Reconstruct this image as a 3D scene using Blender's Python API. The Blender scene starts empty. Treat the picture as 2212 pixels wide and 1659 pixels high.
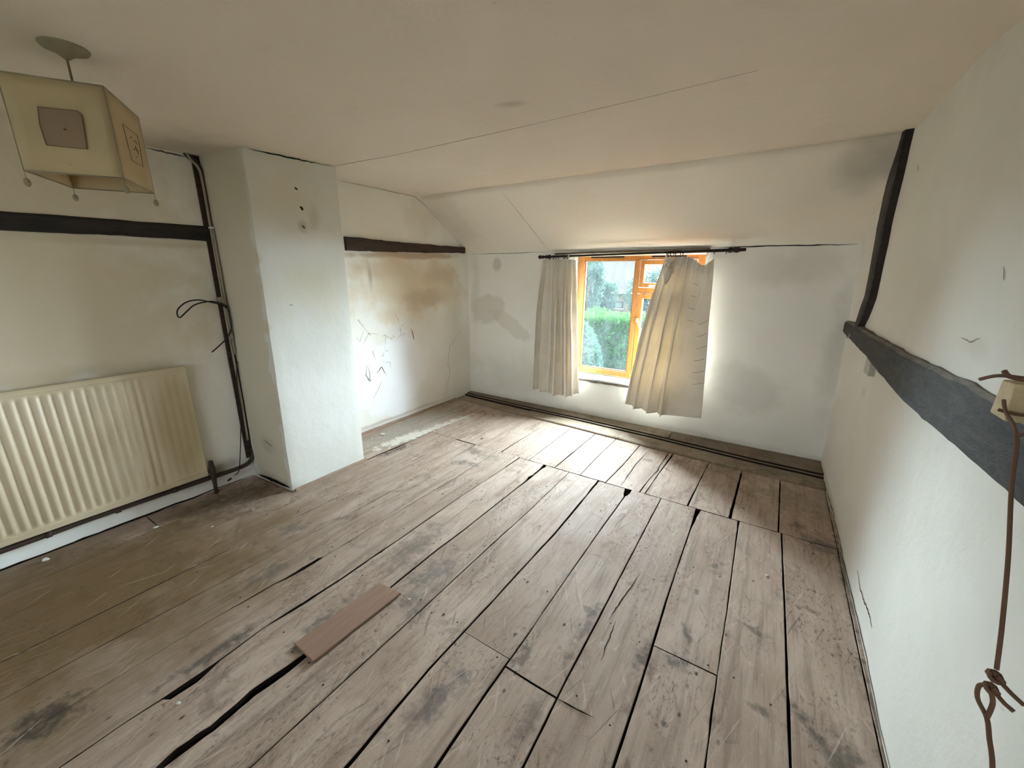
import bpy, bmesh, math, random
from mathutils import Vector, Matrix, noise
C = bpy.context.scene.collection
S = bpy.context.scene
R = random.Random(7)

# ------------------------------------------------------------------ camera, world, lights, exposure
cd = bpy.data.cameras.new('camera'); cam = bpy.data.objects.new('camera', cd); C.objects.link(cam)
right = Vector((0.84203, 0.53935, 0.00863)); down = Vector((0.14949, -0.21796, -0.96444)); fwd = Vector((-0.51829, 0.81338, -0.26416))
m = Matrix.Identity(4)
for i in range(3):
    m[i][0] = right[i]; m[i][1] = -down[i]; m[i][2] = -fwd[i]
m[2][3] = 1.5
cam.matrix_world = m
cd.sensor_width = 36; cd.lens = 36 * 854.08 / 2212; cd.clip_start = 0.02; cd.clip_end = 300
S.camera = cam
S.view_settings.view_transform = 'Standard'; S.view_settings.look = 'None'
S.view_settings.gamma = 1; S.view_settings.use_curve_mapping = False
S.view_settings.exposure = 2.2
S.cycles.max_bounces = 7; S.cycles.diffuse_bounces = 5; S.cycles.glossy_bounces = 2; S.cycles.transmission_bounces = 3; S.cycles.transparent_max_bounces = 8
S.cycles.caustics_reflective = False; S.cycles.caustics_refractive = False
S.cycles.sample_clamp_indirect = 6

w = bpy.data.worlds.new('sky'); S.world = w; w.use_nodes = True
wn = w.node_tree; wn.nodes.clear()
wo = wn.nodes.new('ShaderNodeOutputWorld'); wb = wn.nodes.new('ShaderNodeBackground')
tc = wn.nodes.new('ShaderNodeTexCoord'); sx = wn.nodes.new('ShaderNodeSeparateXYZ')
cr = wn.nodes.new('ShaderNodeValToRGB')          # bright overcast sky, a little whiter at the horizon
cr.color_ramp.elements[0].position = 0.45; cr.color_ramp.elements[0].color = (0.30, 0.34, 0.30, 1)
cr.color_ramp.elements[1].position = 0.5; cr.color_ramp.elements[1].color = (0.86, 0.93, 1.0, 1)
e = cr.color_ramp.elements.new(1.0); e.color = (0.70, 0.86, 1.0, 1)
mr = wn.nodes.new('ShaderNodeMapRange'); mr.inputs['From Min'].default_value = -1; mr.inputs['From Max'].default_value = 1
wn.links.new(tc.outputs['Generated'], sx.inputs[0]); wn.links.new(sx.outputs['Z'], mr.inputs['Value'])
wn.links.new(mr.outputs[0], cr.inputs[0]); wn.links.new(cr.outputs[0], wb.inputs[0]); wn.links.new(wb.outputs[0], wo.inputs[0])
wb.inputs[1].default_value = 0.85
# the sun behind thin cloud, high over the house across the garden: a wide soft source
sd_ = bpy.data.lights.new('hazy_sun', 'SUN'); sd_.energy = 47; sd_.angle = math.radians(104); sd_.color = (0.77, 0.885, 1.0)
so = bpy.data.objects.new('hazy_sun', sd_); C.objects.link(so); so.location = (4, 20, 12)
so.rotation_euler = Vector((-0.13, -0.90, -0.34)).to_track_quat('-Z', 'Y').to_euler()

def portal(name, loc, rot, sx_, sy_):
    ld = bpy.data.lights.new(name, 'AREA'); ld.shape = 'RECTANGLE'; ld.size = sx_; ld.size_y = sy_
    ld.cycles.is_portal = True
    o = bpy.data.objects.new(name, ld); C.objects.link(o); o.location = loc; o.rotation_euler = rot
portal('window_portal', (-1.145, 4.22, 1.09), (-math.pi/2, 0, 0), 1.26, 1.26)
portal('fill_window_portal', (-1.0, -1.82, 1.35), (math.pi/2, 0, 0), 2.6, 1.5)

# ------------------------------------------------------------------ helpers
def tag(o, label=None, cat=None, group=None, kind=None):
    if label: o['label'] = label
    if cat: o['category'] = cat
    if group: o['group'] = group
    if kind: o['kind'] = kind
    return o
def empty(name, loc=(0, 0, 0)):
    o = bpy.data.objects.new(name, None); C.objects.link(o); o.location = loc; o.empty_display_size = 0.1
    return o
def link(name, me, mat=None, parent=None, smooth=False):
    if mat: me.materials.append(mat)
    if smooth: me.shade_smooth()
    o = bpy.data.objects.new(name, me); C.objects.link(o)
    if parent:
        o.parent = parent
        o.matrix_parent_inverse = Matrix.Translation(-parent.location)
    return o
class MB:
    def __init__(s): s.v = []; s.f = []
    def add(s, vs, fs):
        n = len(s.v); s.v += [tuple(p) for p in vs]; s.f += [tuple(i + n for i in f) for f in fs]; return s
    def box(s, x0, x1, y0, y1, z0, z1):
        return s.add([(x0,y0,z0),(x1,y0,z0),(x1,y1,z0),(x0,y1,z0),(x0,y0,z1),(x1,y0,z1),(x1,y1,z1),(x0,y1,z1)],
                     [(3,2,1,0),(4,5,6,7),(0,1,5,4),(1,2,6,5),(2,3,7,6),(3,0,4,7)])
    def hexa(s, p):   # 8 points, same order as box
        return s.add(p, [(3,2,1,0),(4,5,6,7),(0,1,5,4),(1,2,6,5),(2,3,7,6),(3,0,4,7)])
    def tube(s, pts, r, n=8, cap=True):
        pts = [Vector(p) for p in pts]; N = len(pts); rr = r if isinstance(r, (list, tuple)) else [r]*N
        vs = []; fs = []; prev = None
        for i, p in enumerate(pts):
            t = (pts[min(i+1, N-1)] - pts[max(i-1, 0)]).normalized()
            if prev is None: a = t.orthogonal().normalized()
            else: a = (prev - t*prev.dot(t)).normalized()
            prev = a; b = t.cross(a)
            for k in range(n):
                g = 2*math.pi*k/n; vs.append(p + rr[i]*(math.cos(g)*a + math.sin(g)*b))
        for i in range(N-1):
            for k in range(n):
                k2 = (k+1) % n; fs.append((i*n+k, i*n+k2, (i+1)*n+k2, (i+1)*n+k))
        if cap: fs += [tuple(range(n))[::-1], tuple((N-1)*n+k for k in range(n))]
        return s.add(vs, fs)
    def ball(s, c, r, sc=(1,1,1), nu=10, nv=7):
        vs = []; fs = []
        for j in range(nv+1):
            th = math.pi*j/nv
            for k in range(nu):
                g = 2*math.pi*k/nu
                vs.append((c[0]+r*sc[0]*math.sin(th)*math.cos(g), c[1]+r*sc[1]*math.sin(th)*math.sin(g), c[2]+r*sc[2]*math.cos(th)))
        for j in range(nv):
            for k in range(nu):
                k2 = (k+1) % nu; fs.append((j*nu+k, (j+1)*nu+k, (j+1)*nu+k2, j*nu+k2))
        return s.add(vs, fs)
    def mesh(s, name='m'):
        me = bpy.data.meshes.new(name); me.from_pydata(s.v, [], s.f); me.validate(); me.update(); return me
    def build(s, name, mat=None, parent=None, smooth=False):
        return link(name, s.mesh(name), mat, parent, smooth)
def bevel(o, wd, seg=2):
    b = o.modifiers.new('bevel', 'BEVEL'); b.width = wd; b.segments = seg; b.limit_method = 'ANGLE'; return o
def smooth_path(pts, k=6):
    pts = [Vector(p) for p in pts]; out = []
    for i in range(len(pts)-1):
        p0 = pts[max(i-1,0)]; p1 = pts[i]; p2 = pts[i+1]; p3 = pts[min(i+2, len(pts)-1)]
        for j in range(k):
            t = j/k
            out.append(0.5*((2*p1)+(p2-p0)*t+(2*p0-5*p1+4*p2-p3)*t*t+(3*p1-p0-3*p2+p3)*t**3))
    out.append(pts[-1]); return out
def interp(tab, x):
    if x <= tab[0][0]: return tab[0][1:] if len(tab[0]) > 2 else tab[0][1]
    for a, b in zip(tab, tab[1:]):
        if x <= b[0]:
            t = (x-a[0])/(b[0]-a[0]); r = [a[i]+(b[i]-a[i])*t for i in range(1, len(a))]
            return r if len(r) > 1 else r[0]
    return tab[-1][1:] if len(tab[-1]) > 2 else tab[-1][1]
def nz(a, b, c=0.0): return noise.noise(Vector((a, b, c)))

# ------------------------------------------------------------------ materials
def mat(name):
    m_ = bpy.data.materials.new(name); m_.use_nodes = True; nt = m_.node_tree
    return m_, nt, nt.nodes['Principled BSDF']
def N(nt, t, **kw):
    n = nt.nodes.new(t)
    for k, v in kw.items():
        if hasattr(n, k): setattr(n, k, v)
        else: n.inputs[k.replace('_', ' ')].default_value = v
    return n
def pos(nt, scale=(1,1,1), rnd=False):
    g = N(nt, 'ShaderNodeNewGeometry'); mp = N(nt, 'ShaderNodeMapping'); mp.inputs['Scale'].default_value = scale
    if rnd:
        oi = N(nt, 'ShaderNodeObjectInfo'); mu = N(nt, 'ShaderNodeMath', operation='MULTIPLY'); mu.inputs[1].default_value = 37.0
        nt.links.new(oi.outputs['Random'], mu.inputs[0])
        cx = N(nt, 'ShaderNodeCombineXYZ')
        for i in range(3): nt.links.new(mu.outputs[0], cx.inputs[i])
        ad = N(nt, 'ShaderNodeVectorMath', operation='ADD')
        nt.links.new(g.outputs['Position'], mp.inputs['Vector']); nt.links.new(mp.outputs[0], ad.inputs[0]); nt.links.new(cx.outputs[0], ad.inputs[1])
        return ad.outputs[0]
    nt.links.new(g.outputs['Position'], mp.inputs['Vector']); return mp.outputs[0]
def tex(nt, vec, scale, detail=4, rough=0.55, dist=0.0):
    n = N(nt, 'ShaderNodeTexNoise'); n.inputs['Scale'].default_value = scale; n.inputs['Detail'].default_value = detail
    n.inputs['Roughness'].default_value = rough; n.inputs['Distortion'].default_value = dist
    nt.links.new(vec, n.inputs['Vector']); return n.outputs['Fac']
def ramp(nt, fac, *els):
    r = N(nt, 'ShaderNodeValToRGB'); ce = r.color_ramp
    while len(ce.elements) < len(els): ce.elements.new(0.5)
    for e_, (p, c) in zip(ce.elements, els):
        e_.position = p; e_.color = (c if isinstance(c, tuple) else (c, c, c)) + (1,)
    nt.links.new(fac, r.inputs[0]); return r.outputs[0]
def mix(nt, fac, a, b, mode='MIX'):
    n = N(nt, 'ShaderNodeMix', data_type='RGBA', blend_type=mode)
    for sock, v in ((n.inputs[0], fac), (n.inputs[6], a), (n.inputs[7], b)):
        if isinstance(v, bpy.types.NodeSocket): nt.links.new(v, sock)
        elif isinstance(v, tuple): sock.default_value = v + (1,)
        else: sock.default_value = v
    return n.outputs[2]
def math_(nt, op, a, b):
    n = N(nt, 'ShaderNodeMath', operation=op)
    for i, v in enumerate((a, b)):
        if isinstance(v, bpy.types.NodeSocket): nt.links.new(v, n.inputs[i])
        else: n.inputs[i].default_value = v
    return n.outputs[0]
def bump(nt, bs, h, strength, dist=0.01):
    b = N(nt, 'ShaderNodeBump'); b.inputs['Strength'].default_value = strength; b.inputs['Distance'].default_value = dist
    nt.links.new(h, b.inputs['Height']); nt.links.new(b.outputs[0], bs.inputs['Normal'])
def stains_and_light(nt, base, lst, wob=0.35, wscale=3.0):
    """surface marks, plus one patch of painted window light: (centre, radii, turn about z or about the wall normal, colour, strength, edge softness)"""
    g = N(nt, 'ShaderNodeNewGeometry')
    nn = N(nt, 'ShaderNodeTexNoise'); nn.inputs['Scale'].default_value = wscale; nn.inputs['Detail'].default_value = 3
    nn.inputs['Roughness'].default_value = 0.65
    nt.links.new(g.outputs['Position'], nn.inputs['Vector'])
    s1 = N(nt, 'ShaderNodeVectorMath', operation='SUBTRACT'); s1.inputs[1].default_value = (0.5, 0.5, 0.5)
    nt.links.new(nn.outputs['Color'], s1.inputs[0])
    sc = N(nt, 'ShaderNodeVectorMath', operation='SCALE'); sc.inputs['Scale'].default_value = wob*4.0
    nt.links.new(s1.outputs[0], sc.inputs[0])
    for c, r, rot, col, st, soft in lst:
        mp = N(nt, 'ShaderNodeMapping'); mp.vector_type = 'TEXTURE'
        mp.inputs['Location'].default_value = c; mp.inputs['Scale'].default_value = r; mp.inputs['Rotation'].default_value = rot
        nt.links.new(g.outputs['Position'], mp.inputs['Vector'])
        ad = N(nt, 'ShaderNodeVectorMath', operation='ADD'); nt.links.new(mp.outputs[0], ad.inputs[0]); nt.links.new(sc.outputs[0], ad.inputs[1])
        ln = N(nt, 'ShaderNodeVectorMath', operation='LENGTH'); nt.links.new(ad.outputs[0], ln.inputs[0])
        m_ = N(nt, 'ShaderNodeMapRange', interpolation_type='SMOOTHSTEP'); m_.inputs['From Min'].default_value = 1.0
        m_.inputs['From Max'].default_value = 1.0 - soft; m_.inputs['To Min'].default_value = 0; m_.inputs['To Max'].default_value = st
        nt.links.new(ln.outputs['Value'], m_.inputs['Value'])
        base = mix(nt, m_.outputs[0], base, col)
    return base
B_ = 50.0   # a radius that ignores that axis

def plaster(name, col, col2, lst=(), speck=True, b1=0.20, rough=0.9):
    m_, nt, bs = mat(name); p = pos(nt)
    f = tex(nt, p, 1.7, 5, 0.6, 0.4)
    c = mix(nt, ramp(nt, f, (0.35, 0.0), (0.7, 1.0)), col, col2)
    if speck:
        s_ = tex(nt, p, 34, 3, 0.6)
        c = mix(nt, ramp(nt, s_, (0.70, 0.0), (0.78, 0.35)), c, (col2[0]*0.6, col2[1]*0.56, col2[2]*0.5))
    if lst: c = stains_and_light(nt, c, lst)
    nt.links.new(c, bs.inputs['Base Color']); bs.inputs['Roughness'].default_value = rough
    bs.inputs['Specular IOR Level'].default_value = 0.25
    h = math_(nt, 'ADD', math_(nt, 'MULTIPLY', tex(nt, p, 9, 4, 0.6, 0.0), 1.0), math_(nt, 'MULTIPLY', tex(nt, p, 90, 1, 0.6), 0.07))
    bump(nt, bs, h, b1, 0.02)
    return m_

BR = (0.40, 0.31, 0.20); TAN = (0.58, 0.49, 0.36); GR = (0.50, 0.48, 0.43); WH = (0.86, 0.85, 0.82)
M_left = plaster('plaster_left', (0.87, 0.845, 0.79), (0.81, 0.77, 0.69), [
    ((-3.1, 3.05, 1.38), (B_, 0.95, 0.42), (0,0,0), (0.72,0.60,0.42), 0.85, 0.6),
    ((-3.1, 2.60, 1.55), (B_, 0.40, 0.16), (0,0,0), (0.66,0.53,0.36), 0.7, 0.8),
    ((-3.1, 3.40, 1.50), (B_, 0.40, 0.14), (0,0,0), (0.62,0.50,0.35), 0.6, 0.8),
    ((-3.1, 2.70, 1.10), (B_, 0.30, 0.12), (0,0,0), (0.70,0.58,0.40), 0.6, 0.8),
    ((-3.1, 3.15, 1.25), (B_, 0.40, 0.16), (0,0,0), BR, 0.40, 0.8),
    ((-3.1, 2.48, 1.50), (B_, 0.035, 0.20), (0,0,0), BR, 0.55, 0.9),
    ((-3.1, 3.65, 1.20), (B_, 0.22, 0.55), (0,0,0), (0.68,0.60,0.47), 0.5, 0.9),
    ((-3.1, 3.70, 0.60), (B_, 0.40, 0.60), (0,0,0), (0.70,0.64,0.54), 0.45, 0.9),
    ((-3.1, 3.0, 1.69), (B_, 0.95, 0.045), (0.03,0,0), (0.50,0.36,0.22), 0.8, 0.6),
    ((-3.1, 0.6, 1.665), (B_, 0.95, 0.03), (0,0,0), (0.45,0.36,0.25), 0.55, 0.7),
    ((-3.1, 3.3, 2.05), (B_, 0.5, 0.25), (0,0,0), (0.64,0.57,0.45), 0.5, 0.9),
    ((-3.1, 0.5, 0.96), (B_, 0.8, 0.075), (0,0,0), (0.40,0.33,0.20), 0.6, 0.9),
    ((-3.1, 0.2, 1.9), (B_, 1.5, 0.5), (0,0,0), (0.68,0.575,0.42), 0.8, 0.6),
    ((-3.1, 0.3, 1.25), (B_, 1.5, 0.6), (0,0,0), (0.68,0.575,0.41), 0.8, 0.6),
    ((-3.1, 1.27, 1.1), (B_, 0.07, 1.5), (0,0,0), (0.20,0.15,0.10), 0.5, 0.9),
    ((-3.1, 0.55, 0.135), (B_, 0.9, 0.055), (0,0,0), (0.30,0.26,0.21), 0.6, 0.8),
    ((-3.1, 2.72, 0.48), (B_, 0.58, 0.50), (0,0,0), (0.90,0.91,0.92), 0.85, 0.35),  # pale patch painting the window light on the lower recess wall
    ((-3.1, 0.40, 0.045), (B_, 0.28, 0.06), (0,0,0), (0.90,0.90,0.88), 0.9, 0.4),
    ((-3.1, 0.02, 0.04), (B_, 0.2, 0.045), (0,0,0), (0.90,0.90,0.88), 0.9, 0.4),
    ((-3.1, 1.0, 0.12), (B_, 0.30, 0.09), (0,0,0), (0.18,0.15,0.11), 0.6, 0.9),
    ((-3.1, 2.4, 0.05), (B_, 1.6, 0.03), (0,0,0), (0.40,0.30,0.22), 0.5, 0.8)])
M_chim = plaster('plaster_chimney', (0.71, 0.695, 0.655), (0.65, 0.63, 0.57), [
    ((-2.67, 1.60, 1.40), (0.6, 0.45, 0.30), (0,0,0), (0.66,0.60,0.46), 0.6, 0.9),
    ((-2.67, 1.55, 2.0), (0.6, 0.5, 0.35), (0,0,0), (0.66,0.58,0.45), 0.55, 0.9),
    ((-2.67, 1.70, 1.86), (0.2, 0.07, 0.12), (0,0,0), BR, 0.35, 0.9),
    ((-2.67, 1.61, 1.80), (0.2, 0.05, 0.06), (0,0,0), BR, 0.6, 0.9),
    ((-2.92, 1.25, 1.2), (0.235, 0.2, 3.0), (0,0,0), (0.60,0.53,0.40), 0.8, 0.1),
    ((-2.9, 1.25, 0.30), (0.12, 0.2, 0.09), (0,0,0), (0.42,0.36,0.27), 0.5, 0.7),
    ((-2.9, 1.25, 0.02), (0.5, 0.2, 0.08), (0,0,0), (0.30,0.24,0.16), 0.7, 0.9)])
M_win = plaster('plaster_window_wall', (0.92, 0.90, 0.855), (0.88, 0.85, 0.79), [
    ((-2.86, 3.9, 1.10), (0.26, B_, 0.22), (0,0,0), (0.60,0.56,0.47), 0.5, 0.35),
    ((-2.55, 3.9, 0.95), (0.35, B_, 0.12), (0,0.5,0), (0.62,0.58,0.50), 0.45, 0.35),
    ((-2.72, 3.9, 1.62), (0.07, B_, 0.12), (0,0,0), (0.46,0.42,0.34), 0.5, 0.6),
    ((-3.05, 3.9, 1.3), (0.10, B_, 0.7), (0,0,0), (0.66,0.60,0.50), 0.4, 0.8),
    ((-2.4, 3.9, 0.35), (0.9, B_, 0.35), (0,0,0), (0.70,0.66,0.58), 0.5, 0.8),
    ((0.12, 3.9, 1.6), (0.5, B_, 0.22), (0,0,0), (0.60,0.58,0.53), 0.4, 0.9),
    ((-0.1, 3.9, 0.55), (0.35, B_, 0.30), (0,0.4,0), (0.64,0.62,0.57), 0.45, 0.5),
    ((0.50, 3.9, 0.9), (0.12, B_, 0.8), (0,0,0), (0.56,0.53,0.47), 0.5, 0.9),
    ((-1.2, 3.9, 0.02), (2.6, B_, 0.09), (0,0,0), (0.50,0.44,0.35), 0.55, 0.9)])
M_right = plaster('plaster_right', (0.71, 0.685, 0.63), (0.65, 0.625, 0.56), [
    ((0.5, 1.65, 1.31), (B_, 0.16, 0.05), (0,0,0), (0.55,0.50,0.42), 0.4, 0.8),
    ((0.5, 2.7, 1.6), (B_, 0.5, 0.5), (0,0,0), (0.68,0.66,0.58), 0.4, 0.9),
    ((0.5, 3.3, 0.03), (B_, 0.7, 0.06), (0,0,0), (0.40,0.33,0.25), 0.6, 0.9),
    ((0.5, 3.0, 0.85), (B_, 0.10, 0.05), (0,0,0), (0.50,0.46,0.38), 0.4, 0.9),
    ((0.5, 0.72, 0.55), (B_, 0.22, 0.55), (0.35,0,0), (0.62,0.50,0.38), 0.6, 0.5),
    ((0.5, 1.2, 1.9), (B_, 0.7, 0.6), (0,0,0), (0.68,0.64,0.56), 0.5, 0.9)])
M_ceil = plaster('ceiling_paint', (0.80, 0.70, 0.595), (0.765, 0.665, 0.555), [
    ((-1.07, 1.637, 2.24), (0.10, 0.05, B_), (0,0,0.4), (0.42,0.36,0.27), 0.45, 0.8),
    ((-2.9, 1.1, 2.2), (0.5, 0.35, B_), (0,0,0), (0.42,0.37,0.30), 0.5, 0.9),
    ((-2.95, 3.4, 2.1), (0.35, 0.5, B_), (0,0,0), (0.58,0.52,0.42), 0.5, 0.9),
    ((0.35, 3.3, 2.1), (0.2, 0.25, B_), (0,0,0), (0.40,0.36,0.30), 0.5, 0.9),
    ((-1.2, 3.75, 1.85), (0.9, 0.04, B_), (0,0,0), (0.60,0.54,0.42), 0.4, 0.8)], b1=0.22)

M_slope = plaster('ceiling_paint_brightened', (0.88, 0.80, 0.70), (0.84, 0.755, 0.65), [  # lighter copy of the ceiling paint; brightness of the slope put into the colour
    ((-2.95, 3.4, 2.1), (0.35, 0.5, B_), (0,0,0), (0.66,0.58,0.47), 0.5, 0.9),
    ((0.35, 3.3, 2.1), (0.2, 0.25, B_), (0,0,0), (0.44,0.39,0.32), 0.5, 0.9)], b1=0.2)
def timber(name, c1, c2, sc=(6, 1.2, 6), b=0.5, rough=0.8):
    m_, nt, bs = mat(name); p = pos(nt, sc)
    f = tex(nt, p, 6, 6, 0.65, 0.5)
    c = mix(nt, ramp(nt, f, (0.35, 0.0), (0.72, 1.0)), c1, c2)
    nt.links.new(c, bs.inputs['Base Color']); bs.inputs['Roughness'].default_value = rough
    bump(nt, bs, f, b, 0.01); return m_
M_beam = timber('blackened_beam', (0.010, 0.008, 0.007), (0.035, 0.024, 0.018))
M_beam_brown = timber('dark_brown_beam', (0.018, 0.010, 0.006), (0.07, 0.035, 0.02))
M_beam_grey = timber('painted_grey_beam', (0.010, 0.010, 0.009), (0.046, 0.043, 0.036), b=1.0)
M_beam_top = timber('worn_beam_edge', (0.07, 0.06, 0.05), (0.19, 0.165, 0.13))
M_pine = timber('pine_frame', (0.46, 0.17, 0.035), (0.62, 0.26, 0.06), (8, 8, 2), 0.15, 0.4)
M_block = timber('pale_block', (0.48, 0.37, 0.22), (0.60, 0.48, 0.30), (4, 4, 8), 0.2)
M_patch = timber('reddish_board', (0.24, 0.14, 0.095), (0.33, 0.20, 0.145), (18, 1.5, 6), 0.3)
M_trimwood = timber('raw_batten', (0.24, 0.15, 0.10), (0.44, 0.32, 0.23), (20, 2, 20), 0.5)
M_lintel = timber('weathered_lintel', (0.07, 0.045, 0.03), (0.26, 0.21, 0.15), (2, 12, 20), 0.5)

def floor_mat(name, c_dark, c_mid, c_light, lst, along='y'):
    m_, nt, bs = mat(name)
    p = pos(nt, (1, 1, 1)); pg = pos(nt, (26, 1.6, 1) if along == 'y' else (1.6, 26, 8), True); pf = pos(nt, (120, 5, 1) if along == 'y' else (5, 120, 30), True); pb = pos(nt, (5, 2.2, 1), True)
    big = tex(nt, pb, 1.0, 5, 0.6, 0.6); g = tex(nt, pg, 1.0, 4, 0.62, 0.6); fine = tex(nt, pf, 1.0, 2, 0.6, 0.0)
    c = mix(nt, ramp(nt, big, (0.33, 0.0), (0.66, 1.0)), c_mid, c_light)
    c = mix(nt, ramp(nt, g, (0.50, 0.0), (0.80, 0.75)), c, c_dark)
    c = mix(nt, ramp(nt, fine, (0.52, 0.0), (0.82, 0.45)), c, c_dark)
    oi = N(nt, 'ShaderNodeObjectInfo')
    c = mix(nt, math_(nt, 'MULTIPLY', oi.outputs['Random'], 0.30), c, (c_mid[0]*0.72, c_mid[1]*0.70, c_mid[2]*0.68))
    # soft smudges, blotches and pale scuffs
    sm = tex(nt, pos(nt, (1.0, 0.8, 1)), 4.2, 5, 0.72, 1.2)
    c = mix(nt, ramp(nt, sm, (0.57, 0.0), (0.72, 0.6)), c, (c_dark[0]*0.8, c_dark[1]*0.8, c_dark[2]*0.85))
    sm2 = tex(nt, pos(nt, (1.5, 0.7, 1)), 9.0, 3, 0.7, 2.0)
    c = mix(nt, ramp(nt, sm2, (0.60, 0.0), (0.70, 0.5)), c, (c_light[0]*1.12, c_light[1]*1.12, c_light[2]*1.12))
    # small dents and specks
    vo = N(nt, 'ShaderNodeTexVoronoi'); vo.inputs['Scale'].default_value = 15
    nt.links.new(pos(nt, (1, 0.62, 1)), vo.inputs['Vector'])
    gate = tex(nt, p, 5.5, 3)
    d = mix(nt, ramp(nt, vo.outputs['Distance'], (0.05, 1.0), (0.13, 0.0)), (0, 0, 0), ramp(nt, gate, (0.50, 0.0), (0.60, 1.0)))
    c = mix(nt, d, c, (0.05, 0.038, 0.03))
    c = stains_and_light(nt, c, [q for q in lst if max(q[1][:2]) > .6], wob=0.30, wscale=3.0)
    c = stains_and_light(nt, c, [q for q in lst if max(q[1][:2]) <= .6], wob=0.7, wscale=15.0)
    # pitted grey wear and fine scratches running every way
    pit = tex(nt, pos(nt, (1.6, 0.8, 1)), 46, 4, 0.75, 0.4); gt2 = tex(nt, pos(nt, (1.2, 0.5, 1)), 3.1, 4, 0.6, 0.8)
    pm = mix(nt, ramp(nt, pit, (0.54, 0.0), (0.64, 1.0)), (0, 0, 0), ramp(nt, gt2, (0.47, 0.05), (0.62, 0.8)))
    c = mix(nt, pm, c, (c_dark[0]*0.75, c_dark[1]*0.8, c_dark[2]*0.85))
    for a_, sc_ in ((0.35, (90, 3, 1)), (-0.5, (70, 4, 1))):
        gg = N(nt, 'ShaderNodeNewGeometry'); r1 = N(nt, 'ShaderNodeMapping'); r1.inputs['Rotation'].default_value = (0, 0, a_)
        r2 = N(nt, 'ShaderNodeMapping'); r2.inputs['Scale'].default_value = sc_
        nt.links.new(gg.outputs['Position'], r1.inputs[0]); nt.links.new(r1.outputs[0], r2.inputs[0])
        sc1 = tex(nt, r2.outputs[0], 1.0, 1, 0.5, 0.0)
        c = mix(nt, ramp(nt, sc1, (0.70, 0.0), (0.76, 0.38)), c, (c_light[0]*1.25, c_light[1]*1.25, c_light[2]*1.25))
        c = mix(nt, ramp(nt, sc1, (0.24, 0.45), (0.30, 0.0)), c, (c_dark[0]*0.7, c_dark[1]*0.7, c_dark[2]*0.7))
    nt.links.new(c, bs.inputs['Base Color'])
    rr = ramp(nt, sm, (0.3, 0.55), (0.7, 0.80)); nt.links.new(rr, bs.inputs['Roughness'])
    bs.inputs['Specular IOR Level'].default_value = 0.18
    h = math_(nt, 'ADD', math_(nt, 'MULTIPLY', g, 0.7), math_(nt, 'MULTIPLY', fine, 0.3))

    h = math_(nt, 'SUBTRACT', h, math_(nt, 'MULTIPLY', pit, 0.5))
    bump(nt, bs, h, 0.5, 0.008)
    return m_
DK = (0.055, 0.045, 0.04); MG = (0.115, 0.098, 0.083); WT = (0.72, 0.68, 0.60); OCH = (0.30, 0.22, 0.12)
def fs(x, y, rx, ry, col, st, soft=0.7, rot=0.0): return ((x, y, 0.0), (rx, ry, B_), (0, 0, rot), col, st, soft)
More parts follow.
